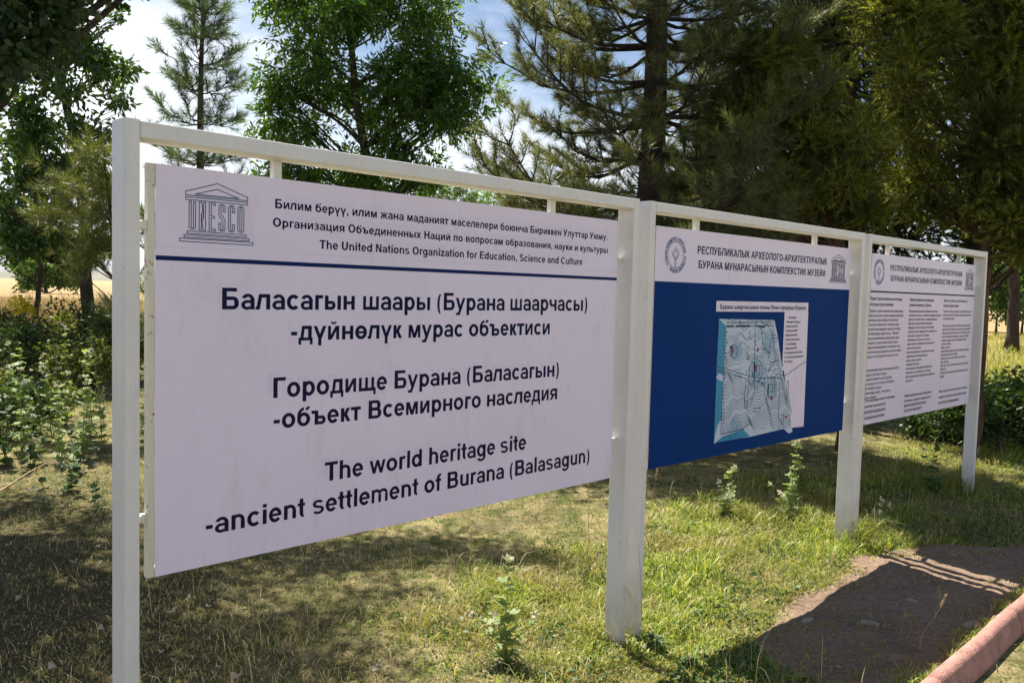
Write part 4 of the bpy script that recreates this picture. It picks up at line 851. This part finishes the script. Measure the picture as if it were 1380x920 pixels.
# ---------------------------------------------------------------- weeds: lobed leaves, each its own object
def lobed(nl=5, cut=.55, seed=0):
    rd_ = random.Random(seed); V = [(0, 0, 0)]; n = nl*4
    for k in range(n+1):
        a = R(-150+300*k/n)+PI/2; lob = abs(math.cos((k/n)*PI*nl-(0 if nl % 2 else PI/2))); r = .5*(cut+(1-cut)*lob)*(1-.28*abs(k/n-.5)*2)*rd_.uniform(.92, 1.06)
        V.append((r*math.cos(a), .12+r*math.sin(a), .06*abs(math.cos(a))+rd_.uniform(-.02, .02)))
    F_ = [(0, k, k+1) for k in range(1, n+1)]
    me = bpy.data.meshes.new('leaf'); me.from_pydata(V, [], F_); me.update(); return me
LM = {}
def leafmesh(mat, k):
    if (mat.name, k) not in LM: me = lobed(5, .6, k); me.materials.append(mat); LM[(mat.name, k)] = me
    return LM[(mat.name, k)]
def weed(label, px, py, H, n, size, mat, seed, lean=.1, flower=False, side=2, top=True, name='weed_plant', D=None):
    p = gp(px, py) if D is None else G0(px, D); rd_ = random.Random(seed); root = empty(name, p, rd_.uniform(0, 6)); tag(root, label, 'weed', 'tall leafy weeds around the boards')
    mb = MB(); stems = []
    for q in range(side+1):
        l = Vector((rd_.uniform(-1, 1), rd_.uniform(-1, 1), 0))*lean*H*(1 if q == 0 else 2.6); hh = H*(1 if q == 0 else rd_.uniform(.35, .75))
        pts = [Vector((0, 0, -.02))+l*((i/7)**1.5)+Vector((.012*math.sin(i*2+q), .012*math.cos(i*1.7), 0))+Vector((0, 0, hh*i/7)) for i in range(8)]
        mb.tube(pts, [.0042*(1-.75*i/7)*(.7+.5*H) for i in range(8)], 5); stems.append((pts, hh))
    mb.build('stem', m_stem, root, True)
    for k in range(n):
        pts, hh = stems[0] if rd_.random() < .55 else rd_.choice(stems); u = rd_.uniform(.12, 1.0); i = min(6, int(u*7)); c = pts[i].lerp(pts[i+1], u*7-i)
        o = bpy.data.objects.new('leaf', leafmesh(mat, k % 4)); C.objects.link(o); o.parent = root
        az = k*2.4+rd_.uniform(-.4, .4); s = size*(1.15-.65*u)*rd_.uniform(.75, 1.25); pet = s*.45
        o.location = c+Vector((math.sin(az)*pet*.3, math.cos(az)*pet*.3, 0)); o.rotation_euler = (rd_.uniform(-.5, .75), rd_.uniform(-.35, .35), -az); o.scale = (s, s, s)
    if flower:
        P = np.array([tuple(s[0][-1]) for s in stems]); P = np.repeat(P, 9, 0)+RNG.normal(size=(len(P)*9, 3))*.008
        V, Fq = leaf_quads(P, unit(rdir(len(P))+np.array([0, 0, .5])), .022, .016); link('flower_heads', np_mesh('flower_heads', V, Fq, 4), m_flower, root)['kind'] = 'stuff'
    return root
# low broad leaves and seed heads mixed into the grass come further down
weed('pale leafy weed rising below the first board towards its right end', 680, 893, .46, 54, .095, m_weed, 1, .10, True, 4)
weed('narrow leafy weed left of the pair under the middle board', 978, 700, .40, 48, .095, m_weed, 2, .11, True, 3)
weed('tallest leafy weed under the middle board near the plan', 1066, 708, .60, 66, .10, m_weed, 3, .10, True, 4)
weed('spindly leafy weed standing under the farthest board', 1256, 668, .60, 54, .09, m_weedd, 4, .06, True, 3)
weed('pale weed clump at the foot of the second joint post', 1184, 712, .22, 30, .07, m_weed, 5, .2, True, 4)
weed('dark rosette of long leaves at the foot of the first joint posts', 884, 878, .10, 9, .10, m_weedd, 6, .3, False, 1)
weed('small bright weed between the joint post and the shaded dirt', 925, 905, .12, 9, .05, m_weedd, 12, .3, False, 1)
wl = [(70, 590, 8.4, 1.25, 64, .125, m_weed, 'tall pale weed in the left thicket with sunlit lobed leaves'), (112, 600, 7.6, 1.05, 64, .125, m_weed, 'leafy weed just left of the first board post, brightest of its clump'), (45, 610, 7.2, .80, 50, .12, m_weedd, 'dark lobed weed low at the left edge'),
      (95, 640, 6.4, .62, 40, .10, m_weedd, 'dark green weed in front of the left thicket'), (138, 590, 8.0, 1.0, 52, .115, m_weed, 'weed half hidden behind the first board post'), (20, 600, 8.8, 1.05, 50, .12, m_weed, 'weed at the far left edge beside the scrub'), (88, 580, 9.4, 1.15, 50, .12, m_weed, 'slim weed behind the left thicket against the dry grass'),
      (28, 0, 7.8, 1.1, 56, .12, m_weed, 'broad pale weed near the left edge in front of the scrub'), (82, 0, 7.3, .75, 44, .11, m_weed, 'bushy pale weed low in the left thicket'), (120, 0, 8.8, 1.2, 56, .115, m_weed, 'tall weed behind the brightest weed beside the first post'), (5, 0, 7.2, .9, 44, .11, m_weedd, 'dark tall weed cut by the left edge'), (100, 0, 6.9, .5, 40, .10, m_weedd, 'low dark weed in the shade below the brightest weed'), (130, 655, 5.9, .5, 18, .08, m_weedd, 'short dark weed beside the lower part of the first post'), (198, 600, 8.2, .9, 40, .11, m_weed, 'weed seen through the slit between first post and panel'), (60, 660, 5.9, .45, 18, .075, m_weedd, 'small dark weed on the shaded ground at left')]
for k, (px, py, D, H, n, sz, m, lab) in enumerate(wl): weed(lab, px, py, H, n, sz, m, 20+k, .08, k % 2 == 0, 3, D=D)
# dead branch and sticks lying in the thicket
def stick(label, a, b_, r, name='dead_branch', sag=0):
    a = gp(*a); b_ = gp(*b_); a.z += r*.8; b_.z += r*.9+sag; root = empty(name, a); tag(root, label, 'branch'); mb = MB()
    pts = [p-a for p in curve(a, b_, 0, 7, .05)]; mb.tube(pts, [r*(1-.7*i/7) for i in range(8)], 6)
    for q in (3, 5): e = pts[q]+Vector((random.uniform(-.2, .2), random.uniform(-.1, .2), random.uniform(.02, .12))); mb.tube([pts[q], (pts[q]+e)/2+Vector((0, 0, .02)), e], [r*.4, r*.3, r*.1], 4)
    mb.build('wood', m_drystem, root, True)
stick('pale dead branch lying in the thicket at the left edge', (-10, 668), (62, 646), .011, sag=.12)
stick('thin dry twig on the shaded lawn near the first panel', (350, 735), (395, 775), .004)

# ---------------------------------------------------------------- fallen leaves, stones
fl = [(100, 758, .05, 'white scrap of leaf lowest in the litter left of the first post'), (28, 807, .06, 'pale curled leaf at the lower left on dark ground'), (133, 738, .045, 'pale leaf lying close beside the first post'), (231, 826, .055, 'largest pale fallen leaf on the lawn under the first panel corner'), (257, 804, .035, 'small whitish fallen leaf above the largest leaf'), (280, 818, .035, 'fallen leaf right of the largest pale leaf'), (282, 863, .04, 'fallen leaf on the sunlit edge of the lawn shade'), (218, 880, .035, 'bluish white leaf low beside the first post'), (293, 900, .03, 'small grey leaf near the bottom under the first panel'), (318, 914, .06, 'pale leaf at the bottom edge below the first panel'), (134, 849, .05, 'pale leaf left of the first post near the bottom'), (68, 902, .05, 'pale leaf in the bottom left corner'), (435, 762, .03, 'tiny white leaf on green shaded lawn'), (560, 741, .03, 'tiny white fallen leaf in the lawn shadow'), (504, 900, .05, 'brown curled leaf on the lawn at the bottom'), (12, 735, .05, 'pale leaf at the left edge in the litter'), (135, 760, .04, 'greyish leaf beside the first post just above the dark lawn')]
fm = [lobed(5, .78, 40+k) for k in range(3)]
for me in fm:
    for v_ in me.vertices: v_.co.z += .25*(v_.co.x**2)+.08*math.sin(v_.co.y*9)
    me.materials.append(m_dryleaf); me.name = 'fallen_leaf'
for k, (px, py, sz, lab) in enumerate(fl):
    o = bpy.data.objects.new('fallen_leaf', fm[k % 3]); C.objects.link(o); p = gp(px, py, .02); o.location = p+Vector((0, 0, .028)); o.rotation_euler = (random.uniform(-.35, .35), random.uniform(-.35, .35), random.uniform(0, 6)); o.scale = (sz*1.0, sz*.8, sz*1.6)
    tag(o, lab, 'leaf', 'fallen leaves on the lawn')
def stone(px, py, sx, sy, sz, lab, m=m_stone):
    p = gp(px, py); root_me = MB(); n = 10; rd_ = random.Random(int(px*7+py))
    off = [rd_.uniform(.8, 1.15) for _ in range(n)]
    V = []; 
    for j, (zz, rr_) in enumerate(((-.3, .8), (.15, 1.0), (.6, .86), (.9, .5))):
        for i in range(n): a = 6.283*i/n; q = off[i]*rr_*rd_.uniform(.94, 1.06); V.append((sx*q*math.cos(a), sy*q*math.sin(a), sz*zz*rd_.uniform(.92, 1.08)))
    V.append((0, 0, sz)); F_ = [(j*n+i, j*n+(i+1) % n, (j+1)*n+(i+1) % n, (j+1)*n+i) for j in range(3) for i in range(n)]+[(3*n+i, 3*n+(i+1) % n, 4*n) for i in range(n)]
    me = bpy.data.meshes.new('stone'); me.from_pydata(V, [], F_); me.update(); me.polygons.foreach_set('use_smooth', np.ones(len(F_), bool))
    o = link('stone', me, m); o.location = p; o.rotation_euler = (0, 0, rd_.uniform(0, 6)); tag(o, lab, 'stone', 'stones on the bare dirt')
stone(1310, 846, .055, .032, .035, 'pale oblong stone lying beside the pink kerb')
stone(1171, 842, .045, .026, .028, 'flat stone in the middle of the shaded dirt')
stone(1229, 812, .03, .02, .024, 'small pale stone in the shadow near the bright stripes')
stone(1090, 838, .05, .03, .020, 'low stone half buried near the shadow edge of the boards')
stone(970, 795, .03, .02, .016, 'small dark stone at the left end of the bare dirt', m_barkd)
stone(1131, 900, .022, .016, .012, 'tiny stone low in the board shadow')

# ---------------------------------------------------------------- grass
def blades(name, X, Y, H, wd, lean, mat, kind='stuff'):
    n = len(X); Z = gz(X, Y)-.004; P = np.stack([X, Y, Z], -1); a = RNG.uniform(0, 2*PI, n); ld = np.stack([np.cos(a), np.sin(a), np.zeros(n)], -1)
    sd = np.stack([-np.sin(a+RNG.uniform(-1, 1, n)), np.cos(a), np.zeros(n)], -1)*(wd/2)[:, None]
    l = (lean*H*RNG.uniform(.15, 1.3, n))[:, None]; up = np.array([0, 0, 1.0]); Hh = H[:, None]; dr = RNG.uniform(.3, .95, (n, 1))
    m = P+ld*l*.22+up*Hh*.5; m2 = P+ld*l*.62+up*Hh*(.9-.12*dr); t = P+ld*l*1.25+up*Hh*(1.05-.5*dr*np.minimum(1, l/Hh))
    V = np.stack([P-sd*.8, P+sd*.8, m+sd, m-sd, m2+sd*.7, m2-sd*.7, t], 1).reshape(-1, 3); b_ = (np.arange(n)*7)[:, None]
    Fq = np.concatenate([b_+np.array([q_]) for q_ in ([0, 1, 2], [0, 2, 3], [3, 2, 4], [3, 4, 5], [5, 4, 6])], 1).reshape(-1, 3)
    o = link(name, np_mesh(name, V, Fq, 3), mat); tag(o, kind=kind); return o
def scatter(n, r0=1.6, r1=16, a0=-.68, a1=.66, pw=1.5):
    r = r0+(r1-r0)*RNG.random(n)**pw; a = RNG.uniform(a0, a1, n); return r*np.sin(a), r*np.cos(a)
def nzf(x, y, f, s=0): return .5+.25*(np.sin(x*f+s)*np.sin(y*f*1.13+s*2)+np.sin(x*f*2.3+y*f*.9+s)*np.sin(y*f*1.9-x*f*.4)+.6*np.sin(x*f*4.1-y*f*3.3+s))
def path_edge(s):
    """where the bare dirt stops and the grass begins"""
    wob = .05*np.sin(s*3.1)+.04*np.sin(s*7.7+1)+.025*np.sin(s*17)
    return -.215-.5*np.maximum(0, 1-(s-2.35)/.9)**2+wob*.9-.72*sstep(4.3, 5.7, s)
def zones(x, y):
    s, t = to_st(x, y); wob = .12*np.sin(s*4)+.08*np.sin(s*9.7+1)
    path = (s > 2.5+wob*1.5)*(t < path_edge(s)-.13*nzf(x, y, 9)*(RNG.random(len(s))))*(t > -1.14)
    kerb_ = (t < -1.10)*(t > -1.26)
    right = (t < -1.26)
    lush = sstep(1.3, 2.1, s+wob)*sstep(1.35+.25*sstep(3, 6, s), .55, t+wob)
    return s, t, path, kerb_, right, lush
# short lawn
x, y = scatter(330000, 1.8, 17); s, t, path, kb_, right, lush = zones(x, y)
left = sstep(-1.0, -2.2, x+.15*y)
keep = (RNG.random(len(x)) < (.35+.75*nzf(x, y, 2.2))*(1-.1*left))*(path == 0)*(kb_ == 0)*(right == 0)*(y < 15)
x, y = x[keep], y[keep]; nz_ = nzf(x, y, 3.1, 2); H = (.012+.022*nz_)*RNG.uniform(.6, 1.4, len(x))
blades('lawn_grass', x, y, H, RNG.uniform(.0022, .0045, len(x)), .9, m_grassL)
# lush grass in the strip under and in front of the boards
x, y = scatter(520000, 2.2, 13, -.3, .66, 1.4); s, t, path, kb_, right, lush = zones(x, y)
keep = (RNG.random(len(x)) < lush*(.25+.9*nzf(x, y, 2.7, 5)))*(path == 0)*(kb_ == 0)*(right == 0)
x, y = x[keep], y[keep]; s, t, *_ = zones(x, y); nz_ = nzf(x, y, 5.1, 1)
post = np.minimum(np.abs(s-4.46), np.abs(s-6.7)); near = np.exp(-(post/.28)**2)*np.exp(-((t-.05)/.35)**2)
H = (.018+.052*nz_+.09*near+.04*sstep(.55, .8, nzf(x, y, 1.9, 4)))*RNG.uniform(.35, 1.45, len(x))*(1-.35*(t < -.1))
blades('lush_grass', x, y, H, RNG.uniform(.0025, .006, len(x)), 1.0, m_grassG)
x, y = scatter(60000, 2.2, 12, -.3, .66, 1.4); s, t, path, kb_, right, lush = zones(x, y); kk = (RNG.random(len(x)) < lush)*(nzf(x, y, 3.3, 9) > .5)*(path == 0)*(kb_ == 0)*(right == 0); x, y = x[kk], y[kk]; n = len(x)
P = np.stack([x, y, gz(x, y)+RNG.uniform(.008, .05, n)], -1); D_ = rdir(n); D_[:, 2] = np.abs(D_[:, 2])*.35; V, Fq = leaf_quads(P, unit(D_), RNG.uniform(.012, .034, n), RNG.uniform(.009, .022, n))
tag(link('clover_leaves', np_mesh('clover_leaves', V, Fq, 4), m_weedd), kind='stuff')
x, y = scatter(2600, 2.4, 11, -.45, .66, 1.3); s, t, path, kb_, right, lush = zones(x, y); kk = (RNG.random(len(x)) < .25+.75*lush)*(path == 0)*(kb_ == 0)*(right == 0); x, y = x[kk], y[kk]
blades('seed_grass_stalks', x, y, RNG.uniform(.10, .26, len(x)), RNG.uniform(.0016, .0026, len(x)), .45, m_drygrass)
x, y = scatter(1600, 1.8, 10, -.68, .1, 1.3); s, t, path, kb_, right, lush = zones(x, y); kk = (x < -.3)*(y < 9); x, y = x[kk], y[kk]
blades('dry_grass_stalks', x, y, RNG.uniform(.04, .14, len(x)), RNG.uniform(.0016, .003, len(x)), 1.0, m_drygrass)
# fringe along the kerb and sprigs on the dirt
n = 9000; s = RNG.uniform(2.2, 9, n); t = -1.13+np.abs(RNG.normal(size=n))*.055; kk = nzf(s*3, t, 3, 3) > .42; x, y = st_xy(0, 0)[0]+s*math.sin(A1)-t*math.cos(A1), st_xy(0, 0)[1]+s*math.cos(A1)+t*math.sin(A1)
x, y = x[kk], y[kk]; blades('kerb_fringe_grass', x, y, RNG.uniform(.015, .06, len(x)), RNG.uniform(.0025, .005, len(x)), .8, m_grassG)
n = 16000; s = RNG.uniform(2.4, 9, n); t = RNG.uniform(-1.08, -.16, n); kk = nzf(s*2.0, t*2, 4, 7) > .40+.36*sstep(2.7, 3.5, s)*sstep(0, .22, np.abs(t-path_edge(s))); x, y = st_xy(0, 0)[0]+s*math.sin(A1)-t*math.cos(A1), st_xy(0, 0)[1]+s*math.cos(A1)+t*math.sin(A1)
x, y = x[kk], y[kk]; blades('dirt_sprig_grass', x, y, RNG.uniform(.012, .045, len(x)), RNG.uniform(.0025, .005, len(x)), .9, m_grassG)
n = 16000; x, y = scatter(n, 2.2, 8, .3, .7, 1.2); s, t, path, kb_, right, lush = zones(x, y); kk = (right > 0)*(nzf(x, y, 4) > .45); x, y = x[kk], y[kk]
blades('verge_grass', x, y, RNG.uniform(.012, .04, len(x)), RNG.uniform(.003, .005, len(x)), .9, m_grassL)
# litter of dead blades and chips lying flat
x, y = scatter(90000, 1.8, 14); s, t, path, kb_, right, lush = zones(x, y); left = sstep(-.6, -2.0, x+.15*y); kk = (path == 0)*(kb_ == 0)*(RNG.random(len(x)) < .35+.65*left); x, y = x[kk], y[kk]; n = len(x)
P = np.stack([x, y, gz(x, y)+RNG.uniform(.004, .016, n)], -1); a = RNG.uniform(0, 2*PI, n); D_ = unit(np.stack([np.cos(a), np.sin(a), RNG.normal(size=n)*.25], -1)); V, Fq = leaf_quads(P, D_, RNG.uniform(.015, .05, n), RNG.uniform(.003, .009, n))
tag(link('dead_grass_litter', np_mesh('dead_grass_litter', V, Fq, 4), m_litter), kind='stuff')
# grit on the dirt
n = 9000; s = RNG.uniform(2.9, 9, n); t = RNG.uniform(-1.10, -.27, n); x, y = st_xy(0, 0)[0]+s*math.sin(A1)-t*math.cos(A1), st_xy(0, 0)[1]+s*math.cos(A1)+t*math.sin(A1)
c = np.stack([x, y, gz(x, y)+.007], -1); sz = (RNG.random(n)**5*.011+.0014)[:, None]; q4 = np.array([[1, 0, -.3], [-.5, .87, -.3], [-.5, -.87, -.3], [0, 0, .8]])
rot = RNG.uniform(0, 6.28, n); cs, sn = np.cos(rot)[:, None], np.sin(rot)[:, None]
V = np.stack([c+sz*np.concatenate([q[0]*cs-q[1]*sn, q[0]*sn+q[1]*cs, np.full((n, 1), q[2])], 1)*RNG.uniform(.7, 1.3, (n, 1)) for q in q4], 1).reshape(-1, 3)
b_ = (np.arange(n)*4)[:, None]; Fq = np.concatenate([b_+np.array([[0, 1, 3]]), b_+np.array([[1, 2, 3]]), b_+np.array([[2, 0, 3]])], 1).reshape(-1, 3)
tag(link('dirt_grit', np_mesh('dirt_grit', V, Fq, 3), m_grit), kind='stuff')
# dry field grass beyond the trees and sunlit grass far right
n = 90000; y = 15+45*RNG.random(n)**1.6; x = y*RNG.uniform(-.72, -.36, n); kk = RNG.random(n) < .8; x, y = x[kk], y[kk]
blades('dry_field_grass', x, y, RNG.uniform(.18, .5, len(x)), RNG.uniform(.008, .02, len(x)), .5, m_grassF)
n = 16000; y = 16+9*RNG.random(n); x = y*RNG.uniform(-.74, -.40, n); kk = nzf(x, y, 1.1, 2) > .42; x, y = x[kk], y[kk]
blades('tall_dry_grass', x, y, RNG.uniform(.6, 1.25, len(x)), RNG.uniform(.008, .016, len(x)), .3, m_grassF)
n = 60000; y = 12+30*RNG.random(n)**1.3; x = y*RNG.uniform(-.3, .72, n)
blades('meadow_grass', x, y, RNG.uniform(.12, .35, len(x)), RNG.uniform(.008, .016, len(x)), .6, m_grassG)
# a few tall seed stalks
def stalk(label, px, py, H, lean, m=m_drystem, head=True):
    p = gp(px, py); root = empty('grass_stalk', p); tag(root, label, 'grass stalk', 'tall grass stalks'); mb = MB()
    pts = [Vector((lean*H*(i/6)**1.6, .02*math.sin(i), H*i/6)) for i in range(7)]; mb.tube(pts, [.0016*(1-.6*i/6) for i in range(7)], 4); mb.build('stem', m, root)
    if head:
        q = np.repeat(np.array([tuple(pts[5].lerp(pts[6], k/8)) for k in range(9)]), 3, 0); V, Fq = leaf_quads(q, unit(rdir(27)*.6+np.array([lean, 0, 1.2])), .02, .005); link('seed_head', np_mesh('seed_head', V, Fq, 4), m, root)
    else:
        q = np.array([tuple(pts[k]) for k in (2, 3)]); V, Fq = leaf_quads(q, unit(np.array([[-.6, 0, 1], [.5, .1, 1.0]])), .22, .009); link('blade', np_mesh('blade', V, Fq, 4), m_grassG, root)
stalk('thin seed stalk standing in front of the blue field', 868, 760, .60, .10)
stalk('dark bent blade crossing the joint posts', 866, 880, .50, -.08, m_stem, False)
stalk('dark drooping stalk on the lawn left of the joint posts', 800, 800, .52, -.30, m_stem, False)
stalk('fine seed stalk reaching over the lower right of the first panel', 792, 800, .62, -.03)
stalk('short stalk beside the second joint post', 1196, 690, .38, .12)
stalk('leaning dry stalk at the dirt near the kerb', 1240, 880, .26, .35)
stalk('upright dry stalk between kerb and dirt', 1262, 838, .16, .0)

# ---------------------------------------------------------------- air: far hills fade, near things stay clear
hz = MB(); hz.box(-25000, 25000, -25000, 25000, -40, 900)
hm = bpy.data.materials.new('air'); hm.use_nodes = True; hn = hm.node_tree; hn.nodes.clear(); ho = hn.nodes.new('ShaderNodeOutputMaterial'); hv = hn.nodes.new('ShaderNodeVolumePrincipled')
hv.inputs['Density'].default_value = 4.5e-5; hv.inputs['Color'].default_value = (.86, .92, 1, 1); hn.links.new(hv.outputs[0], ho.inputs['Volume'])
tag(hz.build('haze', hm), kind='stuff')
